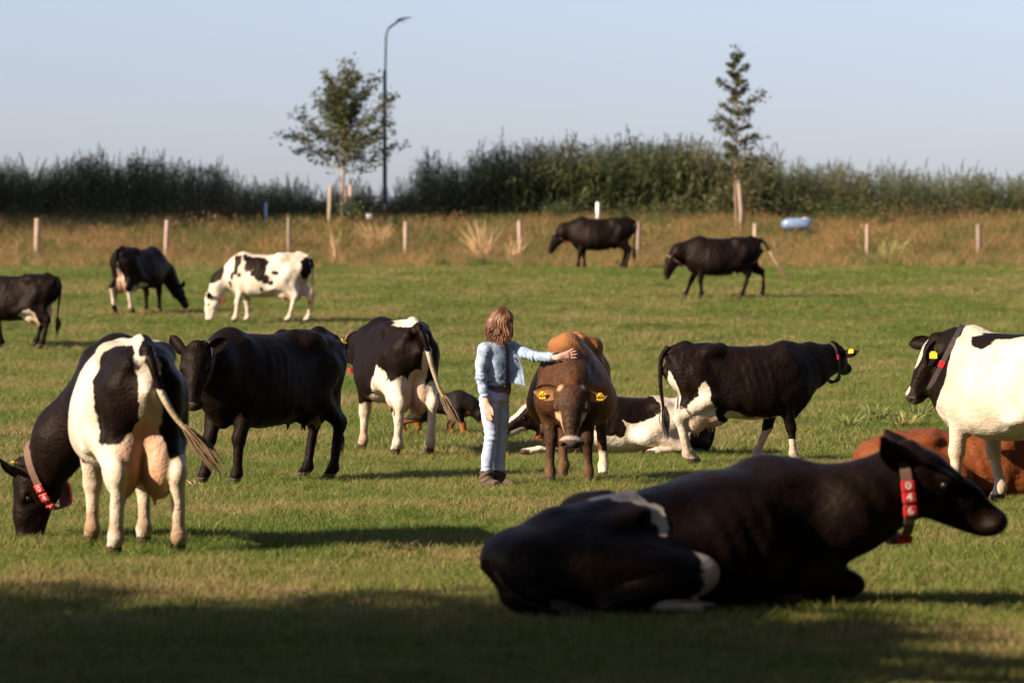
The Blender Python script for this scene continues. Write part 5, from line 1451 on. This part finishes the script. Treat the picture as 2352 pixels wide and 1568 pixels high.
SH_R, EL_R, WR_R = np.array([-.085, -.115, 1.335]), np.array([-.120, -.175, 1.065]), np.array([-.060, -.200, .815])
SH_L = np.array([.185, .085, 1.345]); WR_L = np.array([.635, min(hy[0], hy[1]) - .05, 1.262]); EL_L = (SH_L + WR_L) / 2 + [0, -.03, -.035]
HC = np.array([.085, -.005, 1.585]); fh = norm([.82, -.30, -.42]); uh = norm(Zw - fh * np.dot(Zw, fh)); rh = np.cross(fh, uh)  # rh: her right
HA = np.array([rh, fh, uh])
def hp(a, s, t): return HC + fh * a + rh * s + uh * t

B = Field((-.28, -.36, -.01), (.92, max(.30, max(hy) + .1), 1.74), .0082)
B.ell(hp(-.012, 0, .022), (.076, .098, .098), HA, k=.02)          # skull
B.ell(hp(.035, 0, -.035), (.058, .066, .088), HA, k=.02)          # face
B.cap(hp(.07, 0, -.085), hp(.045, 0, -.10), .026, .03, k=.03)     # chin
B.cap(hp(.098, 0, .0), hp(.118, 0, -.035), .010, .014, k=.015)    # nose
B.cap(hp(.088, .02, .018), hp(.088, -.02, .018), .013, .013, k=.02)
B.cap(hp(.097, .012, -.066), hp(.097, -.012, -.066), .009, .009, k=.008)
for s in (1, -1):
    B.ell(hp(.088, s * .032, .002), (.014, .010, .010), HA, k=.012, sub=True)
    B.ell(hp(-.005, s * .078, -.005), (.010, .02, .03), HA, k=.01)
B.cap(HC + [-.02, 0, -.06], (.055, -.005, 1.36), .052, .056, k=.04)
B.ell((.055, -.01, 1.22), (.145, .095, .19), AX, k=.05); B.ell((.04, 0, 1.0), (.125, .09, .2), AX, k=.06)
B.cap(SH_R, SH_L, .05, .05, k=.05)
B.chain([SH_R, EL_R, WR_R], [.05, .04, .028], .03); B.chain([SH_L, EL_L, WR_L], [.05, .038, .028], .03)
HIP = {1: np.array([-.045, -.075, .85]), -1: np.array([.060, .07, .85])}
KN = {1: np.array([-.025, -.085, .485]), -1: np.array([.075, .03, .49])}
AN = {1: np.array([-.068, -.055, .10]), -1: np.array([.058, .045, .10])}
for s in (1, -1):
    B.chain([HIP[s], KN[s], AN[s]], [.08, .05, .038], .03)
    B.cap(AN[s] + [0, 0, -.05], AN[s] + Fw * .13 + [0, 0, -.07], .03, .025, k=.03)
def hand(W, d, n, th, spreads, curl, L=1.0):
    """wrist W, finger direction d, palm normal n (towards what it touches), th = thumb direction across the palm"""
    d, n, th = norm(d), norm(n), norm(th)
    kn = W + d * .088 * L
    B.cap(W - d * .02, W + d * .02, .026, .024, k=.02)
    for q in (-.028, -.009, .010, .028):
        B.cap(W + d * .015 + th * q * .7, kn + th * q, .0165, .0145, k=.018)
    lens = (.068, .082, .088, .078)
    for q, l, sp in zip((-.030, -.0105, .010, .030), lens, spreads):
        p0 = kn + th * q; d1 = norm(d + th * sp + n * curl[0]); p1 = p0 + d1 * l * .48 * L
        d2 = norm(d1 + n * curl[1]); p2 = p1 + d2 * l * .32 * L; d3 = norm(d2 + n * curl[2]); p3 = p2 + d3 * l * .24 * L
        B.chain([p0, p1, p2, p3], [.0115, .0105, .0098, .0088], .006)
    t0 = W + d * .022 + th * .028; t1 = t0 + norm(d * .75 + th * .65 + n * .1) * .042; t2 = t1 + norm(d * .95 + th * .25) * .034; t3 = t2 + norm(d) * .026
    B.chain([t0, t1, t2, t3], [.018, .0135, .012, .0105], .010)
hand(WR_R, [.10, -.02, -1], -Rw * .9 + Fw * .2, Fw, (-.10, -.03, .02, .08), (.10, .25, .35))
dl = np.array([.115, (hy[2] - hy[0]) * .9, .030])
nL = norm(np.cross(np.cross(dl, [0, 1, 0]), dl))
hand(WR_L, dl, nL, np.array([.25, 0, -1.0]), (-.22, -.08, .04, .20), (.03, .05, .06))
v, q = B.mesh(1)
obj("body", mesh_from("body", v, q), M['skin'], wr)

def seam_attr(me, vals):
    a = me.attributes.new("seam", 'FLOAT', 'POINT'); a.data.foreach_set("value", np.asarray(vals, np.float32))
def ridge(dist, w): return np.clip(1 - np.abs(dist) / w, 0, 1)

# jeans
J = Field((-.24, -.26, .05), (.28, .26, 1.03), .0085)
J.ell((.015, 0, .885), (.150, .118, .13), AX, k=.05)
J.ell(np.array([.015, 0, .84]) - Fw * .045, (.13, .095, .11), AX, k=.05)
for s in (1, -1):
    J.chain([HIP[s] + [0, 0, .0], (HIP[s] + KN[s]) / 2 + Fw * .008, KN[s] + Fw * .006, (KN[s] + AN[s]) / 2 - Fw * .012, AN[s] + [0, 0, .01]], [.095, .080, .062, .060, .050], .018)
J.put(lambda X, Y, Z: Z - .985 + 0 * X + 0 * Y, (-1, -1, .95), (1, 1, 2), .004, sub=True) if False else None
v, q = J.mesh(2)
keep = v[:, 2]
# creases: at the knees, the ankles, the groin
cr = 0.005 * np.exp(-((v[:, 2] - .50) / .09) ** 2) * np.sin(v[:, 2] * 105 + 22 * (v @ Fw) + 3 * vnoise(v, 6, 2)) + 0.006 * np.exp(-((v[:, 2] - .16) / .06) ** 2) * np.sin(v[:, 2] * 150 + 25 * (v @ Rw) + 2.5 * vnoise(v, 8, 4)) \
   + 0.005 * np.exp(-((v[:, 2] - .80) / .06) ** 2) * np.sin(v[:, 2] * 95 - 30 * (v @ Fw)) + .003 * vnoise(v, 16, 3)
cen = np.stack([np.interp(v[:, 2], [.1, .5, .85], [0, .02, .015]), 0 * v[:, 0], v[:, 2]], 1)
dr = v - cen; dr[:, 2] = 0; dr /= np.maximum(np.linalg.norm(dr, axis=1), 1e-6)[:, None]
v = v + dr * cr[:, None]
me = mesh_from("jeans", v, q)
side = np.minimum(np.abs((v - HIP[1]) @ Fw + .01), 1)
seam_attr(me, np.maximum(ridge((v @ Fw) + .005 - .03 * (v[:, 2] - .5), .007) * ((v @ Rw) > .03), ridge(v[:, 2] - .945, .012) * .6 + ridge(v[:, 2] - .14, .02) * .3))
obj("jeans", me, M['jeans'], wr)

# knitted top
K_ = Field((-.2, -.22, .84), (.32, .22, 1.47), .009)
K_.ell((.058, -.002, 1.21), (.158, .112, .22), AX, k=.05); K_.ell((.045, 0, 1.02), (.145, .112, .145), AX, k=.06)
K_.cap(np.array([.05, 0, .93]) + Rw * .06, np.array([.05, 0, .93]) - Rw * .06, .078, .078, k=.05)
K_.cap(SH_R + [.03, .02, -.01], SH_L + [-.03, -.02, -.01], .05, .05, k=.05); K_.cap((.055, 0, 1.36), (.06, 0, 1.41), .066, .06, k=.03)
v, q = K_.mesh(2)
me = mesh_from("knitted_top", v + (np.random.default_rng(3).normal(0, .0012, v.shape)), q)
seam_attr(me, np.clip((.965 - v[:, 2]) / .05, 0, 1)); obj("knitted_top", me, M['knit'], wr)

# denim jacket, open at the front
A = Field((-.24, -.30, .88), (.74, max(.30, max(hy) + .08), 1.49), .0085)
A.ell((.055, .0, 1.225), (.168, .125, .22), AX, k=.05); A.ell((.045, 0, 1.04), (.148, .120, .17), AX, k=.06)
A.cap(SH_R + [0.01, 0, 0], SH_L + [-.01, 0, 0], .068, .066, k=.05)
c0 = np.array([.055, 0, 0])
def cutbelow(X, Y, Z): return (Z - .945) + 0 * X + 0 * Y
A.put(cutbelow, (-.3, -.3, .8), (.8, .5, .95), .01, sub=True)
for z_ in np.linspace(.93, 1.36, 8):
    cc = np.array([.045, 0, z_]) + Fw * .135 - Rw * (.022)
    A.ell(cc, (.046 + .02 * (1.36 - z_) * 0, .075, .05), AX, k=.01, sub=True)
A.cap(np.array([.07, 0, 1.42]), np.array([.08, -.02, 1.52]), .066, .08, k=.01, sub=True)
A.chain([SH_R, (SH_R + EL_R) / 2 + [-.012, -.005, 0], EL_R, (EL_R + WR_R) / 2 + [-.004, 0, 0], WR_R + [0, 0, .005]], [.066, .056, .048, .044, .038], .03)
A.chain([SH_L, (SH_L + EL_L) / 2 + [0, 0, -.004], EL_L, (EL_L + WR_L) / 2, WR_L - norm(WR_L - EL_L) * .005], [.066, .054, .047, .043, .039], .03)
dL = norm(WR_L - EL_L); dR = norm(WR_R - EL_R)
A.cap(WR_R - dR * .045, WR_R - dR * .005, .044, .044, k=.006); A.cap(WR_L - dL * .05, WR_L - dL * .008, .045, .045, k=.006)
for s in (1, -1):                                     # collar
    cs = np.array([.055, 0, 1.405])
    A.chain([cs - Fw * .07 + Rw * s * .02, cs + Rw * s * .078 + [0, 0, .0], cs + Fw * .075 + Rw * s * .075 + [0, 0, -.075]], [.022, .022, .014], .015)
v, q = A.mesh(1)
def along(a, b):
    ab = b - a; t = np.clip(((v - a) @ ab) / (ab @ ab), -0.2, 1.2); return t, np.linalg.norm(v - a - np.clip(t, 0, 1)[:, None] * ab, axis=1)
disp = .0022 * vnoise(v, 22, 2) + .0020 * vnoise(v, 45, 6); sm = np.zeros(len(v))
for a, b, L_ in ((SH_R, EL_R, 0), (EL_R, WR_R, 1), (SH_L, EL_L, 0), (EL_L, WR_L, 1)):
    t, dd = along(a, b); on = dd < .085
    wr_ = np.exp(-((t - (1 if L_ == 0 else 0)) / .35) ** 2) + (.9 * np.clip((t - .35) / .4, 0, 1) if L_ else .25)
    disp += on * .0042 * wr_ * np.sin(t * 42 + 9 * vnoise(v, 5, 2))
    if L_: sm = np.maximum(sm, on * ridge(t - .86, .022) * .7)
    else: sm = np.maximum(sm, on * ridge(t - .16, .03) * .6)
disp += np.where((v[:, 2] < 1.30) & (v[:, 0] < .25), .003 * np.sin(v[:, 2] * 70 + 14 * (v @ Rw)) * np.clip((1.18 - v[:, 2]) / .2, 0, 1), 0)
cx = np.stack([np.where(v[:, 0] > .25, v[:, 0], np.where(v[:, 0] < -.06, v[:, 0] * 0 - .10, .05)), np.where(v[:, 0] > .25, np.interp(v[:, 0], [.2, .64], [SH_L[1], WR_L[1]]), 0), np.where(v[:, 0] > .25, np.interp(v[:, 0], [.2, .42, .64], [SH_L[2], EL_L[2], WR_L[2]]), v[:, 2])], 1)
dr = v - cx; dr /= np.maximum(np.linalg.norm(dr, axis=1), 1e-6)[:, None]
v = v + dr * disp[:, None]
tor = (v[:, 2] > .93) & (v[:, 0] < .25) & (np.abs((v - [.05, 0, 0]) @ Rw) < .17)
rr_ = (v - [.045, 0, 0]) @ Rw; ff = (v - [.045, 0, 0]) @ Fw
front = tor & (ff > .03)
sm = np.maximum(sm, front * (ridge(rr_ - .062, .006) + ridge(rr_ - .105, .006)) * .7 * (v[:, 2] < 1.24))
sm = np.maximum(sm, tor * ridge(v[:, 2] - 1.245, .010) * .8); sm = np.maximum(sm, tor * ridge(v[:, 2] - .985, .007) * .6)
sm = np.maximum(sm, front * ridge(v[:, 2] - 1.222, .02) * ridge(rr_ - .085, .03) * .9)
me = mesh_from("jacket", v, q); seam_attr(me, np.clip(sm, 0, 1)); jk = obj("jacket", me, M['denim'], wr)
# the left front panel hanging open
vs, fs = [], []
nu, nw = 10, 14
for side in (0, 1):
    for i in range(nu + 1):
        for j in range(nw + 1):
            a, b = i / nu, j / nw
            top = np.array([.13, -.04, 1.39]) + np.array([.075, .02, -.03]) * a
            bot = np.array([.155, -.045, 1.02]) + np.array([.13, -.01, .0]) * a + np.array([0, 0, -.035 * a])
            p_ = top * (1 - b) + bot * b + np.array([.03 * math.sin(b * 2.4) * a, .012 * math.sin(b * 9 + a * 3) + (.007 if side else -.007), 0])
            vs.append(p_)
n1_ = (nu + 1) * (nw + 1)
for sd in (0, 1):
    for i in range(nu):
        for j in range(nw):
            k = sd * n1_ + i * (nw + 1) + j; qd = (k, k + 1, k + nw + 2, k + nw + 1); fs.append(qd if sd else qd[::-1])
edge = [i * (nw + 1) for i in range(nu + 1)] + [nu * (nw + 1) + j for j in range(1, nw + 1)] + [i * (nw + 1) + nw for i in range(nu - 1, -1, -1)] + [j for j in range(nw - 1, 0, -1)]
for a, b in zip(edge, edge[1:] + edge[:1]): fs.append((a, b, b + n1_, a + n1_))
me = mesh_from("front_panel", np.array(vs), fs); va = np.array(vs)
seam_attr(me, [.9 if (i % n1_) // (nw + 1) in (nu, nu - 2) else .45 for i in range(len(vs))]); obj("front_panel", me, M['denim'], jk)
for z_ in (1.30, 1.22, 1.14, 1.06, .98):
    g = Geo(); c_ = np.array([.045, 0, z_]) + Fw * (.125 if z_ < 1.1 else .128) + Rw * .036; g.tube([c_ - Fw * .004, c_ + Fw * .004], .0085, 10)
    g.build("button", M['strap_dark'], jk)

# boots
for s in (1, -1):
    b = AN[s]; Bt = Field(b - [.12, .14, .11], b + [.19, .12, .07], .0075)
    fd = norm(Fw + Rw * (.12 * s))
    Bt.chain([b + [0, 0, .045], b + [0, 0, .0], b + [0, 0, -.05]], [.060, .062, .058], .02)
    Bt.cap(b - fd * .025 + [0, 0, -.058], b + fd * .15 + [0, 0, -.066], .042, .033, k=.035)
    Bt.ell(b + fd * .10 + [0, 0, -.06], (.04, .08, .04), np.array([np.cross(fd, Zw), fd, Zw]), k=.03)
    Bt.put(lambda X, Y, Z: (Z - .002) + 0 * X + 0 * Y, b - [.2, .2, .2], np.array([b[0] + .2, b[1] + .2, .002]), .004, sub=True)
    v, q = Bt.mesh(1)
    dr = v - b; dr[:, 2] = 0; dr /= np.maximum(np.linalg.norm(dr, axis=1), 1e-6)[:, None]
    v = v + dr * (.006 * np.sin(v[:, 2] * 125 + 6 * vnoise(v, 9, 2)) * np.clip((v[:, 2] - .02) / .04, 0, 1))[:, None]
    me = mesh_from("boot", v, q); seam_attr(me, ridge(v[:, 2] - .155, .012) * .7); bo = obj("boot", me, M['suede'], wr)
    g = Geo(); g.tube([b - fd * .05 + [0, 0, -.098], b + fd * .05 + [0, 0, -.098], b + fd * .15 + [0, 0, -.098]], [.036, .04, .03], 10); me2 = g.mesh("sole")
    c_ = np.empty(len(me2.vertices) * 3, np.float32); me2.vertices.foreach_get("co", c_); c_ = c_.reshape(-1, 3); c_[:, 2] = b[2] - .098 + (c_[:, 2] - b[2] + .098) * .3; me2.vertices.foreach_set("co", c_.ravel())
    obj("sole", me2, M['strap_dark'], bo)

# hair: a cap of hair drawn back to a clip, and loose locks over the shoulder
Hf = Field(HC - [.22, .22, .30], HC + [.22, .22, .18], .0085)
Hf.ell(hp(-.022, 0, .035), (.094, .112, .105), HA, k=.03)
Hf.ell(hp(-.06, .0, -.06), (.088, .07, .13), HA, k=.05)
Hf.cap(hp(-.075, .02, -.03), np.array([-.01, -.03, 1.40]), .07, .055, k=.05)
Hf.ell(hp(.090, 0, -.03), (.050, .07, .075), HA, k=.02, sub=True)
v, q = Hf.mesh(1)
ang = np.arctan2((v - HC) @ rh, (v - HC) @ fh)
v = v + norm([1, 1, 1])[None] * 0 + ((v - HC) / np.linalg.norm(v - HC, axis=1)[:, None]) * (.003 * np.sin(ang * 46 + 4 * vnoise(v, 14, 1)))[:, None]
me = mesh_from("hair", v, q); a = me.attributes.new("light", 'FLOAT', 'POINT'); a.data.foreach_set("value", (.18 + .12 * vnoise(v, 20, 4) + .15 * np.sin(ang * 30)).astype(np.float32))
hair = obj("hair", me, M['hair'], wr)
rr = random.Random(4); g = Geo(); lights = []
for i in range(760):
    ph = rr.uniform(-math.pi, math.pi)                       # 0 = her face, + = her right, towards the camera
    if -0.62 < ph < 0.42: continue
    dv = lambda a: fh * math.cos(ph) * a + rh * math.sin(ph) * a
    back = max(0, -math.cos(ph)); j = lambda s: np.array([rr.gauss(0, s), rr.gauss(0, s), rr.gauss(0, s)])
    swing = fh * (.03 if 0.3 < ph < 1.2 else 0)
    endz = 1.405 + rr.uniform(-.03, .05) + (.05 if abs(ph) < .8 else 0)
    p0 = hp(-.03, 0, .138) + dv(.025) + j(.008); p1 = hp(-.018, 0, .095) + dv(.092) + j(.004); p2 = hp(-.012, 0, .01) + dv(.112) + j(.005)
    p3 = HC * .85 + np.array([.045, -.01, 1.44]) * .15 + dv(.112) + swing + j(.008) + [0, 0, -.06]
    p4 = np.array([HC[0] - .035, HC[1], endz + .05]) + dv(.105 + .02 * back) + swing * .8 + j(.012); p5 = np.array([HC[0] - .045, HC[1], endz]) + dv(.098 + .035 * rr.random()) + swing + j(.014)
    _, _, path, _ = tube_vf(np.array([p0, p1, p2, p3, p4, p5]), [.01] * 6, 3)
    tq = np.linspace(0, 1, len(path)); wv = np.sin(tq * 17 + rr.random() * 1.5 + ph * 2) * .011 * np.clip(tq - .35, 0, 1) * 1.6; path = path + wv[:, None] * norm([math.cos(ph * 1.3 + .5), math.sin(ph * 1.3), .25])
    k0 = g.n; g.tube(path, np.interp(np.linspace(0, 1, len(path)), [0, .3, .85, 1], [.003, .0046, .0036, .0008]), 4, cap=False)
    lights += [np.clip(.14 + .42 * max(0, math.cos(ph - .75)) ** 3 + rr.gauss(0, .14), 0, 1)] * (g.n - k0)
me = g.mesh("locks"); a = me.attributes.new("light", 'FLOAT', 'POINT'); a.data.foreach_set("value", np.array(lights, np.float32)); obj("locks", me, M['hair'], hair)
g = Geo(); g.tube([hp(-.118, .05, .075), hp(-.128, .0, .082), hp(-.118, -.05, .075)], [.010, .014, .010], 8); g.build("hair_clip", M['strap_dark'], hair)

# ------------------------------------------------------------------ the dog
db = spot(1040, 997)
dg = empty("dog", db, R(-6), 1.07); props(dg, "black and tan dog walking with its tongue out, left of the woman", "dog")
D = Field((-.72, -.24, -.01), (.62, .24, .62), .0125)
D.cap((-.36, 0, .365), (.02, 0, .35), .115, .125, k=.05); D.ell((.06, 0, .325), (.16, .125, .155), k=.05); D.ell((-.38, 0, .36), (.13, .115, .125), k=.05)
D.chain([(.08, 0, .40), (.20, 0, .34), (.30, 0, .25)], [.11, .095, .08], .06)
hA = norm([.80, 0, -.60]); hU = np.array([.60, 0, .80]); hX = np.array([hA, [0, 1, 0], hU])
D.ell((.335, 0, .215), (.095, .082, .08), hX, k=.03); D.cap((.37, 0, .185), (.455, 0, .122), .058, .046, k=.03); D.cap((.355, 0, .125), (.405, 0, .068), .034, .024, k=.02)
D.ell((.475, 0, .118), (.018, .022, .018), k=.01)
for s in (1, -1):
    D.chain([(.34, s * .07, .265), (.315, s * .092, .225), (.325, s * .09, .18)], [.03, .03, .015], .015)
    fx = .09 if s > 0 else -.06
    if s < 0: fx = .10
    else: fx = -.07
    D.chain([(.06, s * .085, .30), (.05 + fx * .3, s * .09, .20), (.03 + fx, s * .085, .11), (.03 + fx, s * .085, .045)], [.075, .05, .036, .032], .03)
    D.cap((.03 + fx, s * .085, .03), (.075 + fx, s * .085, .022), .034, .026, k=.015)
    hx_ = -.12 if s < 0 else .04
    D.chain([(-.40, s * .09, .33), (-.33 + hx_ * .3, s * .10, .215), (-.47 + hx_, s * .10, .145), (-.43 + hx_, s * .10, .04)], [.105, .065, .036, .03], .04)
    D.cap((-.43 + hx_, s * .10, .028), (-.385 + hx_, s * .10, .022), .034, .026, k=.015)
D.chain([(-.47, 0, .41), (-.58, 0, .36), (-.66, 0, .24)], [.04, .03, .015], .03)
v, q = D.mesh(1)
x, y, z = v.T
val = np.full(len(v), -.5)
def tan(c, r):
    e = np.clip((1 - np.sqrt((((v - c) / r) ** 2).sum(1))) * min(r) / .05, -.5, .5); val[:] = np.maximum(val, e)
tan((.385, .06, .125), (.085, .05, .05)); tan((.385, -.06, .125), (.085, .05, .05)); tan((.38, 0, .07), (.07, .06, .045)); tan((.345, .06, .245), (.018, .03, .016)); tan((.345, -.06, .245), (.018, .03, .016))
for s in (1, -1):
    tan((.06, s * .085, .06), (.17, .06, .125)); tan((-.46, s * .10, .09), (.20, .06, .13))
tan((.17, 0, .24), (.05, .12, .05))
me = mesh_from("body", v, q); a = me.attributes.new("patch", 'FLOAT', 'POINT'); a.data.foreach_set("value", val.astype(np.float32))
a = me.attributes.new("tone", 'FLOAT_COLOR', 'POINT'); a.data.foreach_set("color", np.tile(np.array([.26, .095, .028, 1], np.float32), (len(v), 1)).ravel()); obj("body", me, M['dogcoat'], dg)
M['tongue'] = plain('tongue', (0.62, 0.20, 0.20), rough=.35, var=.12, spec=.5, bump=0)
g = Geo(); g.tube([(.385, 0, .105), (.425, 0, .075), (.435, .005, .03), (.432, .008, .0)], [.022, .024, .026, .014], 10); me = g.mesh("tongue"); obj("tongue", me, M['tongue'], dg)
for s in (1, -1):
    g = Geo(); c_ = np.array([.385, s * .052, .232]); g.tube([c_ - [.008, 0, 0], c_ - [.004, 0, 0], c_ + [.004, 0, 0], c_ + [.008, 0, 0]], [.003, .008, .008, .003], 8); g.build("eye", M['eye'], dg)
